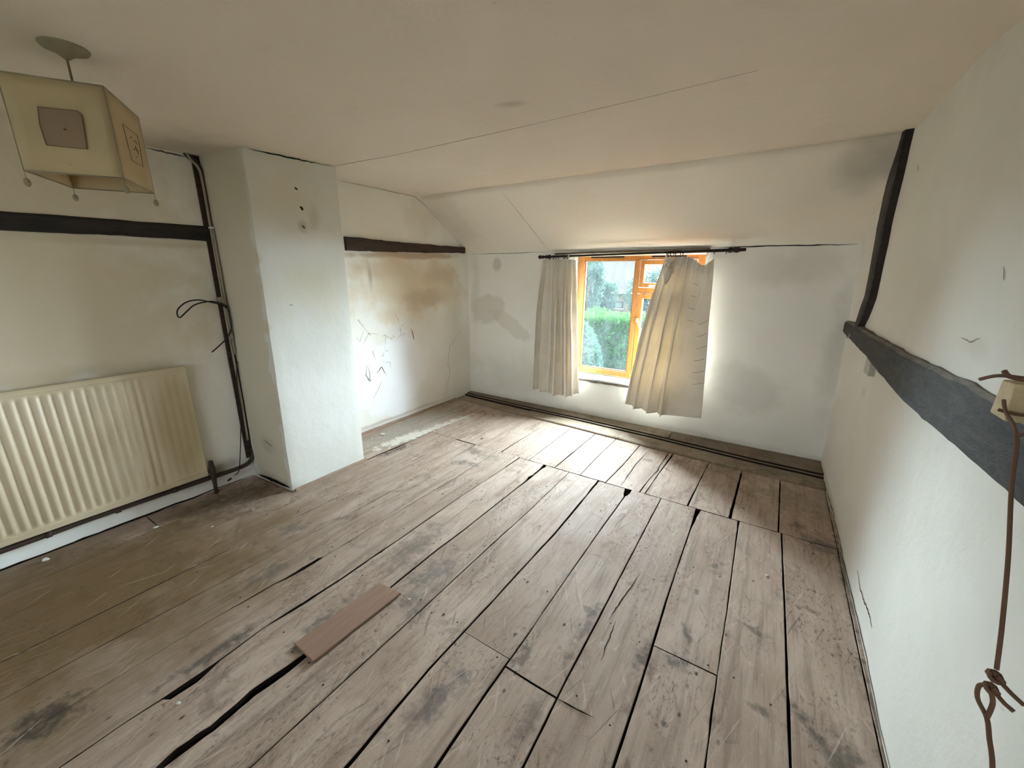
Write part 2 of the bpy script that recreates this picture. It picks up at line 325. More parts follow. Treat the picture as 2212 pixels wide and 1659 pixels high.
M_floor = floor_mat('old_floorboards', (0.115, 0.082, 0.062), (0.365, 0.262, 0.202), (0.50, 0.385, 0.315), [
    fs(-2.5, 0.1, 1.1, 1.7, (0.15, 0.088, 0.032), 0.85, 0.8),
    fs(-2.9, 2.7, 0.26, 0.95, (0.40, 0.36, 0.30), 0.7, 0.5),
    fs(-2.72, 2.45, 0.09, 0.45, WT, 0.85, 0.5, -0.12),
    fs(-2.64, 3.05, 0.055, 0.45, WT, 0.75, 0.6, -0.12),
    fs(-2.90, 1.0, 0.30, 0.45, (0.13, 0.095, 0.065), 0.75, 0.8),
    fs(-2.60, 2.20, 0.05, 0.22, DK, 0.75, 0.8, -0.1),
    fs(-2.02, 2.55, 0.16, 0.09, MG, 0.7, 0.8, -0.3),
    fs(-1.90, 2.32, 0.14, 0.06, MG, 0.7, 0.8, 0.2),
    fs(-1.82, 2.52, 0.12, 0.10, MG, 0.45, 0.9),
    fs(-2.12, 2.79, 0.022, 0.022, (0.03,0.02,0.015), 0.9, 0.6),
    fs(-2.22, 3.50, 0.16, 0.08, (0.20,0.15,0.10), 0.6, 0.9),
    fs(-1.50, 1.35, 0.12, 0.32, MG, 0.55, 0.9),
    fs(-1.27, 1.25, 0.11, 0.28, (0.14,0.125,0.11), 0.65, 0.8),
    fs(-1.20, 1.05, 0.12, 0.10, MG, 0.5, 0.9),
    fs(-1.46, 0.75, 0.07, 0.25, (0.09,0.08,0.07), 0.7, 0.8),
    fs(-2.24, 1.06, 0.08, 0.12, MG, 0.55, 0.7),
    fs(-1.98, 0.80, 0.07, 0.14, MG, 0.55, 0.8),
    fs(-1.90, -0.02, 0.11, 0.13, (0.05,0.04,0.03), 0.85, 0.8),
    fs(-1.70, 0.42, 0.05, 0.22, DK, 0.7, 0.8),
    fs(-0.80, 0.80, 0.06, 0.16, (0.11,0.10,0.10), 0.7, 0.8),
    fs(-0.84, 0.70, 0.06, 0.16, DK, 0.45, 0.9),
    fs(-0.64, 1.12, 0.03, 0.10, DK, 0.65, 0.8),
    fs(-0.47, 1.40, 0.03, 0.22, (0.12,0.10,0.09), 0.65, 0.8),
    fs(-0.49, 0.90, 0.04, 0.16, DK, 0.5, 0.9),
    fs(-0.21, 1.36, 0.05, 0.12, DK, 0.7, 0.8, 0.3),
    fs(-0.09, 1.41, 0.07, 0.05, MG, 0.7, 0.8),
    fs(-0.09, 1.57, 0.03, 0.08, DK, 0.6, 0.8, 0.3),
    fs(-0.09, 1.15, 0.014, 0.014, (0.08,0.075,0.07), 0.8, 0.6),
    fs(-0.09, 1.87, 0.018, 0.025, (0.12,0.10,0.10), 0.7, 0.7),
    fs(-0.03, 2.11, 0.028, 0.03, MG, 0.6, 0.8),
    fs(0.17, 1.76, 0.09, 0.022, MG, 0.65, 0.8, -0.2),
    fs(0.20, 1.39, 0.06, 0.03, DK, 0.6, 0.8),
    fs(0.35, 1.40, 0.16, 0.03, DK, 0.75, 0.9, -0.9),
    fs(0.43, 1.33, 0.10, 0.12, (0.09,0.08,0.065), 0.75, 0.9),
    fs(0.36, 2.03, 0.05, 0.022, (0.20,0.13,0.09), 0.6, 0.8),
    fs(0.45, 2.66, 0.14, 0.14, MG, 0.7, 0.9),
    fs(0.36, 2.80, 0.06, 0.05, DK, 0.6, 0.8, 0.4),
    fs(0.30, 3.15, 0.40, 0.28, (0.20,0.165,0.11), 0.55, 0.9),
    fs(-0.15, 3.35, 0.30, 0.16, (0.20,0.16,0.11), 0.6, 0.9),
    fs(-0.44, 3.35, 0.09, 0.16, MG, 0.6, 0.9),
    fs(-0.66, 3.22, 0.05, 0.10, MG, 0.6, 0.8),
    fs(-1.00, 3.0, 0.03, 0.16, MG, 0.4, 0.9),
    fs(-0.68, 1.62, 0.05, 0.03, (0.20,0.19,0.18), 0.5, 0.8),
    fs(-0.50, 1.46, 0.05, 0.03, MG, 0.6, 0.8),
    fs(0.545, 1.4, 0.035, 0.6, (0.13,0.10,0.075), 0.75, 0.7),
    fs(0.55, 2.5, 0.035, 0.6, (0.13,0.10,0.075), 0.75, 0.7)])
M_ledge = floor_mat('dusty_edge_boards', (0.09, 0.06, 0.035), (0.25, 0.185, 0.125), (0.37, 0.295, 0.22), [
    fs(0.3, 3.6, 0.5, 0.3, (0.13, 0.10, 0.07), 0.6, 0.9)], 'x')
M_ledgeb = floor_mat('dark_edge_boards', (0.06, 0.042, 0.028), (0.17, 0.125, 0.085), (0.25, 0.19, 0.135), [], 'x')
def simple(name, col, rough=0.6, metal=0.0, spec=0.4):
    m_, nt, bs = mat(name); p = pos(nt)
    c = mix(nt, ramp(nt, tex(nt, p, 14, 4), (0.35, 0.0), (0.7, 1.0)), col, tuple(x*0.78 for x in col))
    nt.links.new(c, bs.inputs['Base Color']); bs.inputs['Roughness'].default_value = rough; bs.inputs['Metallic'].default_value = metal
    bs.inputs['Specular IOR Level'].default_value = spec; return m_
M_void = simple('under_floor_dark', (0.012, 0.009, 0.007), 1.0, spec=0.0)
M_dirtshade = simple('joint_dirt_and_shade', (0.035, 0.026, 0.020), 1.0, spec=0.0)  # joint dirt, also painting the shade in the gaps between boards
M_crack = simple('crack_shadow', (0.10, 0.075, 0.055), 1.0, spec=0.0)
M_crackd = simple('deep_crack', (0.02, 0.015, 0.012), 1.0, spec=0.0)
M_crackf = simple('faint_crack', (0.36, 0.31, 0.25), 1.0, spec=0.0)
M_sootpipe = simple('sooty_brown_pipe', (0.060, 0.036, 0.026), 0.6)
M_creampipe = simple('painted_pipe', (0.36, 0.31, 0.23), 0.55)
M_black = simple('black_plastic', (0.010, 0.010, 0.010), 0.45)
M_iron = simple('dark_iron', (0.022, 0.015, 0.013), 0.5, 0.2)
M_string = simple('brown_twine', (0.16, 0.085, 0.05), 0.9)
M_post = simple('beige_door_post', (0.50, 0.41, 0.28), 0.7)
M_sill = simple('white_sill', (0.82, 0.82, 0.80), 0.4)
M_stone = simple('plaster_crumb', (0.78, 0.75, 0.70), 0.9)
M_whitep = simple('white_metal', (0.80, 0.80, 0.78), 0.35)
M_brass = simple('pale_brass', (0.80, 0.66, 0.40), 0.35, 0.3)
M_tag = simple('grey_tape', (0.46, 0.44, 0.38), 0.7)
M_tag2 = simple('pinkish_chip', (0.50, 0.40, 0.33), 0.8)
M_rose = simple('cream_plastic', (0.30, 0.25, 0.16), 0.6)
M_radiator, nt, bs = mat('aged_cream_enamel')
c = mix(nt, ramp(nt, tex(nt, pos(nt), 3, 4), (0.35, 0.0), (0.7, 1.0)), (0.68, 0.575, 0.41), (0.62, 0.515, 0.35))
c = stains_and_light(nt, c, [((-3.08, 0.86, 0.55), (B_, 0.15, 0.5), (0,0,0), (0.42,0.33,0.17), 0.75, 0.6),
                   ((-3.08, 0.4, 0.93), (B_, 1.2, 0.03), (0,0,0), (0.50,0.43,0.28), 0.5, 0.8)], wob=0.06)
nt.links.new(c, bs.inputs['Base Color']); bs.inputs['Roughness'].default_value = 0.42
# curtain cloth: lets some daylight through
def cloth(name, col, tr, a=0.35):
    m_, nt, bs = mat(name); nt.nodes.remove(bs); out = nt.nodes['Material Output']
    p = pos(nt); wv = tex(nt, pos(nt, (1, 1, 0.25)), 260, 2)
    c = mix(nt, ramp(nt, tex(nt, p, 5, 5, 0.6), (0.4, 0.0), (0.75, 1.0)), col, tuple(x*0.86 for x in col))
    c = mix(nt, ramp(nt, tex(nt, p, 38, 2), (0.74, 0.0), (0.80, 0.6)), c, (0.35, 0.26, 0.17))
    df = N(nt, 'ShaderNodeBsdfDiffuse'); tl = N(nt, 'ShaderNodeBsdfTranslucent'); mx = N(nt, 'ShaderNodeMixShader')
    mx.inputs[0].default_value = a
    nt.links.new(c, df.inputs[0]); tl.inputs[0].default_value = tr + (1,)
    b = N(nt, 'ShaderNodeBump'); b.inputs['Strength'].default_value = 0.25; b.inputs['Distance'].default_value = 0.002
    nt.links.new(wv, b.inputs['Height']); nt.links.new(b.outputs[0], df.inputs['Normal'])
    nt.links.new(df.outputs[0], mx.inputs[1]); nt.links.new(tl.outputs[0], mx.inputs[2]); nt.links.new(mx.outputs[0], out.inputs[0])
    return m_
M_cloth = cloth('cream_curtain_cloth', (0.87, 0.81, 0.725), (0.80, 0.66, 0.46), 0.12)
M_paper = cloth('cream_lamp_paper', (0.66, 0.54, 0.34), (0.80, 0.62, 0.36), 0.30)
M_decal = cloth('brown_printed_paper', (0.36, 0.25, 0.17), (0.4, 0.28, 0.18), 0.15)
M_decalline = simple('brown_outline', (0.17, 0.115, 0.06), 0.9)
# dusty window glass
M_glass, nt, bs = mat('dusty_glass'); nt.nodes.remove(bs); out = nt.nodes['Material Output']
tp = N(nt, 'ShaderNodeBsdfTransparent'); tp.inputs[0].default_value = (0.93, 0.97, 0.96, 1)
gl = N(nt, 'ShaderNodeBsdfGlossy'); gl.inputs['Roughness'].default_value = 0.05
tl = N(nt, 'ShaderNodeBsdfTranslucent'); tl.inputs[0].default_value = (0.80, 0.92, 0.95, 1)
m1 = N(nt, 'ShaderNodeMixShader'); m2 = N(nt, 'ShaderNodeMixShader'); m2.inputs[0].default_value = 0.008
du = ramp(nt, tex(nt, pos(nt, (2, 2, 0.9)), 5, 5, 0.6), (0.3, 0.0025), (0.75, 0.008)); nt.links.new(du, m1.inputs[0])
nt.links.new(tp.outputs[0], m1.inputs[1]); nt.links.new(tl.outputs[0], m1.inputs[2])
nt.links.new(m1.outputs[0], m2.inputs[1]); nt.links.new(gl.outputs[0], m2.inputs[2]); nt.links.new(m2.outputs[0], out.inputs[0])
def leafmat(name, c1, c2, tr):
    m_, nt, bs = mat(name); nt.nodes.remove(bs); out = nt.nodes['Material Output']
    c = mix(nt, ramp(nt, tex(nt, pos(nt), 7, 4), (0.35, 0.0), (0.65, 1.0)), c1, c2)
    df = N(nt, 'ShaderNodeBsdfDiffuse'); t_ = N(nt, 'ShaderNodeBsdfTranslucent'); mx = N(nt, 'ShaderNodeMixShader'); mx.inputs[0].default_value = 0.3
    nt.links.new(c, df.inputs[0]); t_.inputs[0].default_value = tr + (1,)
    nt.links.new(df.outputs[0], mx.inputs[1]); nt.links.new(t_.outputs[0], mx.inputs[2]); nt.links.new(mx.outputs[0], out.inputs[0])
    return m_
M_leaf = leafmat('hedge_leaves', (0.025, 0.10, 0.015), (0.08, 0.24, 0.04), (0.05, 0.18, 0.03))
M_leafp = leafmat('pale_tree_leaves', (0.035, 0.065, 0.055), (0.09, 0.14, 0.115), (0.05, 0.08, 0.06))
M_leafb = leafmat('bush_leaves', (0.03, 0.085, 0.055), (0.10, 0.19, 0.13), (0.03, 0.07, 0.045))
M_bark = simple('bark', (0.08, 0.065, 0.05), 0.95)
M_hedgecore = simple('hedge_shade', (0.02, 0.05, 0.015), 1.0, spec=0)
M_tile = simple('clay_roof_tiles', (0.36, 0.31, 0.30), 0.8)
M_grass = simple('lawn', (0.045, 0.06, 0.02), 0.95)
M_extbrick, nt, bs = mat('pale_brickwork')
bk = N(nt, 'ShaderNodeTexBrick'); bk.inputs['Scale'].default_value = 4.5
bk.inputs['Color1'].default_value = (0.20, 0.13, 0.09, 1); bk.inputs['Color2'].default_value = (0.26, 0.18, 0.12, 1); bk.inputs['Mortar'].default_value = (0.24, 0.22, 0.20, 1)
mp = N(nt, 'ShaderNodeMapping'); mp.inputs['Rotation'].default_value = (math.pi/2, 0, 0); g_ = N(nt, 'ShaderNodeNewGeometry')
nt.links.new(g_.outputs['Position'], mp.inputs[0]); nt.links.new(mp.outputs[0], bk.inputs['Vector']); nt.links.new(bk.outputs['Color'], bs.inputs['Base Color'])
bs.inputs['Roughness'].default_value = 0.9
M_extwin = simple('dark_stained_frame', (0.05, 0.035, 0.03), 0.6)
M_extglass = simple('reflecting_house_pane', (0.18, 0.20, 0.21), 0.1)
M_outer = simple('outer_render', (0.55, 0.52, 0.46), 0.9)

# ------------------------------------------------------------------ room surfaces
def ceil_z(x, y):
    z = interp([(-1.6, 2.17), (0.5, 2.195), (1.0, 2.195), (1.3, 2.20), (1.9, 2.22), (2.25, 2.25), (3.17, 2.265)], y)
    if y > 3.17: z = 2.265 - (y-3.17)*(2.265-1.757)/(3.93-3.17)
    return z + 0.006*nz(x*1.1, y*1.1, 3)
def right_x(y, z):
    xb = interp([(-1.6, 0.545), (1.5, 0.543), (2.0, 0.551), (2.8, 0.553), (3.15, 0.560), (3.93, 0.552)], y)
    return xb - 0.058*min(1, max(z, 0)/1.8)**2 + 0.009*nz(y*1.6, z*0.9, 5) + 0.003*nz(y*6, z*4, 9)
def left_x(y, z): return -3.150 + 0.006*nz(y*1.5, z*1.5, 11) + 0.0025*nz(y*7, z*7, 2)
def win_y(x, z): return 3.93 + 0.007*nz(x*1.4, z*1.4, 21) + 0.0025*nz(x*7, z*7, 4)
def grid(name, f, us, vs, mt, parent=None, flip=False, skip=None):
    V = [f(u, v) for v in vs for u in us]; n = len(us); F = []
    for j in range(len(vs)-1):
        for i in range(n-1):
            if skip and skip((us[i]+us[i+1])/2, (vs[j]+vs[j+1])/2): continue
            q = (j*n+i, j*n+i+1, (j+1)*n+i+1, (j+1)*n+i); F.append(q[::-1] if flip else q)
    me = bpy.data.meshes.new(name); me.from_pydata(V, [], F); me.update()
    return link(name, me, mt, parent, True)
def lin(a, b, n): return [a+(b-a)*i/n for i in range(n+1)]
def solid(o, t, off=-1):
    s_ = o.modifiers.new('thickness', 'SOLIDIFY'); s_.thickness = t; s_.offset = off; return o

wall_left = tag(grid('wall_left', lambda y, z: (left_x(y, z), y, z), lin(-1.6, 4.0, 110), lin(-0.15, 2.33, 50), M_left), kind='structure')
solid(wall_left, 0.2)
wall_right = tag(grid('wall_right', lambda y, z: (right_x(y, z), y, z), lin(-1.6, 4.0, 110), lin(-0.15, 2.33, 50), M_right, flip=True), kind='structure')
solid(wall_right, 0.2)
WX0, WX1, WZ0, WZ1 = -1.765, -0.525, 0.44, 1.735
xs = lin(-3.25, WX0, 30) + lin(WX0, WX1, 24)[1:] + lin(WX1, 0.65, 24)[1:]
zs = lin(-0.15, WZ0, 14) + lin(WZ0, WZ1, 26)[1:] + lin(WZ1, 1.9, 4)[1:]
wall_window = tag(grid('wall_window_side', lambda x, z: (x, win_y(x, z), z), xs, zs, M_win,
                       skip=lambda x, z: WX0 < x < WX1 and WZ0 < z < WZ1), kind='structure')
solid(wall_window, 0.19, -1)
ys = lin(-1.6, 3.17, 60)
ceiling = tag(grid('ceiling', lambda x, y: (x, y, ceil_z(x, y)), lin(-3.3, 0.7, 60), ys, M_ceil, flip=True), kind='structure')
solid(ceiling, 0.1)
slope = tag(grid('ceiling_slope', lambda x, y: (x, y, ceil_z(x, y)), lin(-3.3, 0.7, 60), lin(3.17, 4.02, 14), M_slope, flip=True), kind='structure')
solid(slope, 0.1)
# rear wall behind the photographer, with a window added for fill light
mb = MB()
mb.box(-3.4, -2.3, -1.78, -1.58, -0.15, 2.35); mb.box(0.3, 0.8, -1.78, -1.58, -0.15, 2.35)
mb.box(-2.3, 0.3, -1.78, -1.58, -0.15, 0.6); mb.box(-2.3, 0.3, -1.78, -1.58, 2.1, 2.35)
tag(mb.build('wall_rear', M_right), kind='structure')
w2 = tag(empty('added_fill_window', (-1.0, -1.68, 0.6)), kind='structure')
mb = MB()
for a in (-2.3, -1.47, -0.59, 0.24): mb.box(a, a+.06, -1.71, -1.65, 0.6, 2.1)
mb.box(-2.24, 0.24, -1.71, -1.65, 0.6, 0.66).box(-2.24, 0.24, -1.71, -1.65, 2.04, 2.1)
mb.build('fill_window_frame', M_pine, w2)
for a, b in ((-2.24, -1.47), (-1.41, -0.59), (-0.53, 0.24)): MB().box(a, b, -1.682, -1.678, 0.66, 2.04).build('pane', M_glass, w2)
# the door post beside the photographer, lower left edge of the frame
tag(bevel(MB().hexa([(-1.05,-0.32,-0.001),(-0.885,-0.32,-0.001),(-0.885,-0.07,-0.001),(-1.05,-0.07,-0.001),(-1.05,-0.32,2.17),(-0.885,-0.32,2.17),(-0.885,-0.07,2.17),(-1.05,-0.07,2.17)]).build('trim_4', M_post), 0.01), kind='structure')

# chimney breast
def chf(y, z): return -2.672 + 0.006*nz(y*2, z*1.5, 31) + 0.003*nz(y*8, z*6, 7)
def chimney():
    V = []; F = []
    ny, nz_ = 20, 50; prof = []
    for i in range(10): prof.append(('s', i/10))
    for i in range(ny+1): prof.append(('f', i/ny))
    for i in range(1, 11): prof.append(('b', i/10))
    zz = lin(-0.03, 2.32, nz_); n = len(prof)
    for z in zz:
        y0 = 1.290 + 0.012*(z/2.2) + 0.004*nz(z*5, 3.3); y1 = 1.896 + 0.004*nz(z*5, 8.3)
        for k, t in prof:
            if k == 's': V.append((-3.17 + t*0.498, 1.262 + (y0-1.262)*t + 0.004*nz(t*2, z*2, 1), z))
            elif k == 'f':
                r_ = 0.004*(1 if t in (0, 1) else 0)
                V.append((chf(y0+(y1-y0)*t, z)-r_, y0+(y1-y0)*t, z))
            else: V.append((-2.672 - t*0.498, y1 + 0.004*nz(t*2, z*2, 5), z))
    for j in range(nz_):
        for i in range(n-1): F.append((j*n+i, j*n+i+1, (j+1)*n+i+1, (j+1)*n+i))
    F.append(tuple(range(n))[::-1]); F.append(tuple(nz_*n+i for i in range(n)))
    me = bpy.data.meshes.new('wall_chimney'); me.from_pydata(V, [], F); me.update()
    o = link('wall_chimney', me, M_chim, None, True)
    me.set_sharp_from_angle(angle=math.radians(40))
    return tag(o, kind='structure')
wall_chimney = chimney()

# ------------------------------------------------------------------ floor: every board is a part
floor = tag(MB().box(-3.25, 0.65, -1.6, 4.0, -0.20, -0.13).build('floor', M_void), kind='structure')
for jy in (-0.9, -0.35, 0.2, 0.61, 1.04, 1.44, 2.05, 2.65, 3.25, 3.75):
    MB().box(-3.15, 0.56, jy-0.045, jy+0.045, -0.13, -0.0235).build('joist', M_void, floor)
# gaps between boards: (y, x, width)
G = {
 'a': [(-1.5,.277,.008),(1.2,.277,.008),(1.5,.276,.010),(1.85,.275,.007),(2.3,.273,.009),(2.65,.271,.008)],
 'b': [(-1.5,.049,.005),(1.0,.049,.005),(1.3,.045,.006),(1.45,.045,.003),(1.8,.047,.004),(2.2,.044,.005),(2.55,.042,.007),(2.65,.040,.014)],
 'c': [(-1.5,-.198,.010),(.9,-.198,.010),(1.25,-.197,.008),(1.7,-.205,.007),(2.1,-.205,.005),(2.42,-.202,.008),(2.55,-.200,.018),(2.65,-.196,.030)],
 'd': [(-1.5,-.438,.006),(.77,-.439,.008),(1.1,-.443,.006),(1.5,-.441,.006),(2.0,-.440,.005),(2.65,-.438,.006)],
 'e': [(-1.5,-.671,.008),(.6,-.671,.010),(.9,-.674,.008),(1.2,-.669,.004),(1.6,-.670,.005),(2.1,-.668,.007),(2.54,-.661,.008),(2.565,-.662,.030),(2.61,-.664,.046),(2.65,-.667,.050)],
 'f': [(-1.5,-.91,.012),(.45,-.907,.014),(.85,-.918,.008),(1.25,-.904,.007),(1.6,-.896,.007),(1.9,-.887,.010),(2.2,-.890,.012),(2.4,-.893,.006),(2.5,-.896,.012),(2.65,-.897,.014)],
 'g': [(-1.5,-1.162,.004),(.4,-1.160,.005),(.8,-1.154,.005),(1.1,-1.151,.006),(1.6,-1.147,.006),(2.0,-1.138,.004),(2.65,-1.141,.004)],
 'h': [(-1.5,-1.40,.012),(.14,-1.399,.020),(.20,-1.401,.034),(.29,-1.390,.026),(.43,-1.400,.034),(.55,-1.385,.030),(.66,-1.382,.020),(1.0,-1.378,.009),(1.35,-1.380,.008),(1.6,-1.369,.006),(2.2,-1.360,.006),(2.35,-1.357,.012),(2.40,-1.362,.026),(2.45,-1.357,.009),(2.57,-1.357,.014),(2.62,-1.357,.034),(2.65,-1.360,.03)],
 'i': [(-1.5,-1.660,.005),(.14,-1.660,.006),(.235,-1.652,.008),(.25,-1.640,.032),(.33,-1.636,.036),(.42,-1.648,.010),(.6,-1.660,.006),(.75,-1.645,.018),(.95,-1.634,.010),(1.2,-1.632,.014),(1.32,-1.629,.008),(1.5,-1.630,.010),(1.9,-1.628,.006),(2.3,-1.612,.005),(2.5,-1.609,.010),(2.65,-1.606,.012)],
 'j': [(-1.5,-1.905,.003),(.2,-1.898,.003),(.5,-1.900,.004),(.66,-1.887,.010),(.76,-1.882,.008),(.80,-1.872,.014),(.88,-1.868,.026),(.98,-1.866,.020),(1.0,-1.860,.004),(1.6,-1.851,.003),(2.1,-1.834,.005),(2.65,-1.840,.004)],
 'k': [(-1.5,-2.136,.005),(.1,-2.136,.006),(.6,-2.118,.006),(.9,-2.118,.005),(1.3,-2.101,.004),(1.9,-2.080,.004),(2.65,-2.087,.006)],
 'l': [(-1.5,-2.370,.004),(.3,-2.363,.005),(.9,-2.362,.003),(1.3,-2.34,.004),(1.8,-2.312,.004),(2.3,-2.325,.003),(2.65,-2.309,.006)],
 'm': [(-1.5,-2.72,.003),(0.5,-2.67,.003),(1.25,-2.655,.003),(2.0,-2.652,.012),(2.2,-2.64,.020),(2.4,-2.632,.006),(2.66,-2.640,.005),(3.70,-2.570,.005)],
 'n': [(-1.5,-2.90,.002),(.29,-2.905,.004),(.557,-2.933,.006),(1.3,-2.95,.004)],
 'w': [(-1.5,-3.16,.0),(4,-3.16,.0)],
 'z': [(-1.5,.535,.004),(1.47,.528,.004),(1.93,.531,.004),(2.66,.541,.003),(3.5,.546,.003)],
 'zz': [(-1.5,.575,0),(4,.575,0)],
 'A': [(2.65,.254,.007),(3.7,.278,.009)],
 'B': [(2.65,-.009,.018),(2.9,-.002,.014),(3.7,.022,.009)],
 'C': [(2.65,-.265,.010),(3.05,-.248,.006),(3.7,-.219,.005)],
 'D': [(2.65,-.551,.004),(3.06,-.536,.006),(3.4,-.519,.012),(3.7,-.51,.012)],
 'DD': [(2.65,-.589,.008),(2.9,-.578,.004),(3.07,-.556,.006),(3.15,-.562,.003),(3.35,-.557,.008),(3.7,-.552,.009)],
 'E': [(2.65,-.843,.005),(3.0,-.823,.005),(3.7,-.810,.005)],
 'F': [(2.65,-1.050,.004),(3.05,-1.054,.004),(3.7,-1.040,.004)],
 'H': [(2.65,-1.273,.005),(3.0,-1.267,.009),(3.1,-1.267,.004),(3.7,-1.257,.003)],
 'I': [(2.65,-1.517,.005),(3.7,-1.526,.004)],
 'J': [(2.65,-1.801,.013),(2.95,-1.800,.009),(3.3,-1.794,.003),(3.7,-1.79,.003)],
 'K': [(2.65,-2.034,.003),(3.1,-2.040,.003),(3.7,-2.042,.004)],
 'L': [(2.65,-2.30,.002),(3.7,-2.32,.003)],
 'O': [(1.8,-2.83,.003),(3.15,-2.830,.006),(3.7,-2.828,.004)],
}
def front_edge(x): return interp([(-3.2, 3.655), (-3.05, 3.64), (-2.56, 3.575), (-2.05, 3.565), (-1.5, 3.54), (-.82, 3.487), (-.24, 3.449), (.28, 3.432), (.56, 3.43)], x)
def board(gl, gr, y0, y1, mt=None, top=None, name='floorboard', to_edge=False, seed=None):
    seed = seed if seed is not None else R.uniform(0, 50)
    top = top if top is not None else R.uniform(-0.002, 0.0005)
    ysb = set()
    L = y1-y0; n = max(4, int(L/0.05)); ysb |= {round(y0+L*i/n, 4) for i in range(n+1)}
    for g in (gl, gr):
        for p in G[g]:
            if y0 < p[0] < y1: ysb.add(round(p[0], 4))
    ysb = sorted(ysb); V = []; F = []
    for y in ysb:
        a, wa = interp(G[gl], y); b, wb_ = interp(G[gr], y)
        k = 0.45
        xl = a + wa/2 + 0.0022*nz(y*9, seed) * (wa > .0001) + (0.0035*nz(y*40, seed+3) if wa > .012 else 0.0008*nz(y*50, seed+4))
        xr = b - wb_/2 + 0.0022*nz(y*9, seed+7) * (wb_ > .0001) + (0.0035*nz(y*40, seed+9) if wb_ > .012 else 0.0008*nz(y*50, seed+6))
        h = top + 0.0012*nz(y*1.3, seed+2)
        yy = y
        xm = (xl+xr)/2
        def Y(x):
            if to_edge and y >= y1-1e-4: return front_edge(x)-0.004
            return y + (0.003*nz(x*22, seed) if (y in (ysb[0], ysb[-1])) else 0)
        bv = 0.0025
        V += [(xl, Y(xl), -0.0235), (xl, Y(xl), h-bv), (xl+bv, Y(xl), h), (xm, Y(xm), h-0.0012), (xr-bv, Y(xr), h), (xr, Y(xr), h-bv), (xr, Y(xr), -0.0235)]
    m7 = 7
    for j in range(len(ysb)-1):
        for i in range(m7):
            i2 = (i+1) % m7; F.append((j*m7+i, (j+1)*m7+i, (j+1)*m7+i2, j*m7+i2))
    F.append(tuple(range(m7))); F.append(tuple((len(ysb)-1)*m7+i for i in range(m7))[::-1])
    me = bpy.data.meshes.new(name); me.from_pydata(V, [], F); me.update()
    me.materials.append(mt or M_floor); me.materials.append(M_dirtshade)
    for i, p in enumerate(me.polygons):
        if i < (len(ysb)-1)*m7 and i % m7 in (0, 5, 6) or i >= (len(ysb)-1)*m7: p.material_index = 1
    return link(name, me, None, floor)
J = 2.65; g_ = 0.0025
YB = -1.55
# right to left, front rooms' run
board('z', 'zz', YB, 3.43)
board('a', 'z', YB, J-.002); board('A', 'z', J+.002, 3.43, to_edge=True)
board('b', 'a', YB, J-g_)
board('c', 'b', YB, 1.438); board('c', 'b', 1.444, J-.004)
board('d', 'c', YB, J-g_)
board('e', 'd', YB, 1.018); board('e', 'd', 1.024, J-g_)
board('f', 'e', YB, 1.055); board('f', 'e', 1.058, J-.006)
board('g', 'f', YB, J-.005)
board('h', 'g', YB, J-.004)
board('i', 'h', YB, J-.004)
board('j', 'i', YB, J+.002)
board('k', 'j', YB, J+.006)
board('l', 'k', YB, J-.004)
board('m', 'l', YB, J+.005)
board('n', 'm', YB, 1.275)
board('w', 'n', YB, .608); board('w', 'n', .613, 1.258)
for a, b in (('B','A'),('C','B'),('D','C'),('DD','D'),('E','DD'),('F','E'),('H','F'),('I','H'),('J','I'),('K','J'),('L','K'),('m','L')):
    board(a, b, J+(.009 if a in 'mL' else .003), 3.45, to_edge=True)
board('O', 'm', 1.90, 3.60, to_edge=True); board('w', 'O', 1.90, 3.62, to_edge=True)
# two long boards along the foot of the window wall
def cross_board(f0, f1, x0, x1, z0, z1, mt, nose, lit=False):
    V = []; F = []; n = int((x1-x0)/0.08)+2; sd = R.uniform(0, 9)
    for i in range(n+1):
        x = x0+(x1-x0)*i/n; a = f0(x)+.002*nz(x*7, sd); b = f1(x)+.002*nz(x*7, sd+3); h = z1+.0015*nz(x*2, sd)
        V += [(x, a, z0), (x, a, h-nose), (x, a+nose*.35, h-nose*.35), (x, a+nose, h), (x, b-.004, h), (x, b, h-.004), (x, b, z0)]
    for i in range(n):
        for k in range(7):
            k2 = (k+1) % 7; F.append((i*7+k, i*7+k2, (i+1)*7+k2, (i+1)*7+k))
    F.append(tuple(range(7))[::-1]); F.append(tuple(n*7+k for k in range(7)))
    me = bpy.data.meshes.new('edge_board'); me.from_pydata(V, [], F); me.update()
    me.materials.append(mt); me.materials.append(M_dirtshade)
    for i, p in enumerate(me.polygons):
        if i < n*7 and (i % 7 in (4, 5, 6) or (i % 7 == 0 and not lit)): p.material_index = 1  # faces towards the gaps get the painted shade
    return link('floorboard', me, None, floor)
mid = lambda x: interp([(-3.2, 3.80), (-3.0, 3.77), (-2.1, 3.73), (-1.5, 3.72), (-.72, 3.68), (.09, 3.615), (.56, 3.60)], x)
cross_board(front_edge, mid, -3.14, -2.12, -0.0235, 0.008, M_ledge, 0.006, True)
cross_board(lambda x: front_edge(x)-.006, mid, -2.113, 0.553, -0.0235, 0.016, M_ledge, 0.012, True)
cross_board(lambda x: mid(x)+.013, lambda x: mid(x)+.036, -3.14, 0.553, -0.0235, 0.027, M_ledge, 0.003)
cross_board(lambda x: mid(x)+.056, lambda x: 3.925, -3.14, -0.62, -0.0235, 0.033, M_ledgeb, 0.003)
cross_board(lambda x: mid(x)+.056, lambda x: 3.925, -0.612, 0.553, -0.0235, 0.034, M_ledgeb, 0.003)
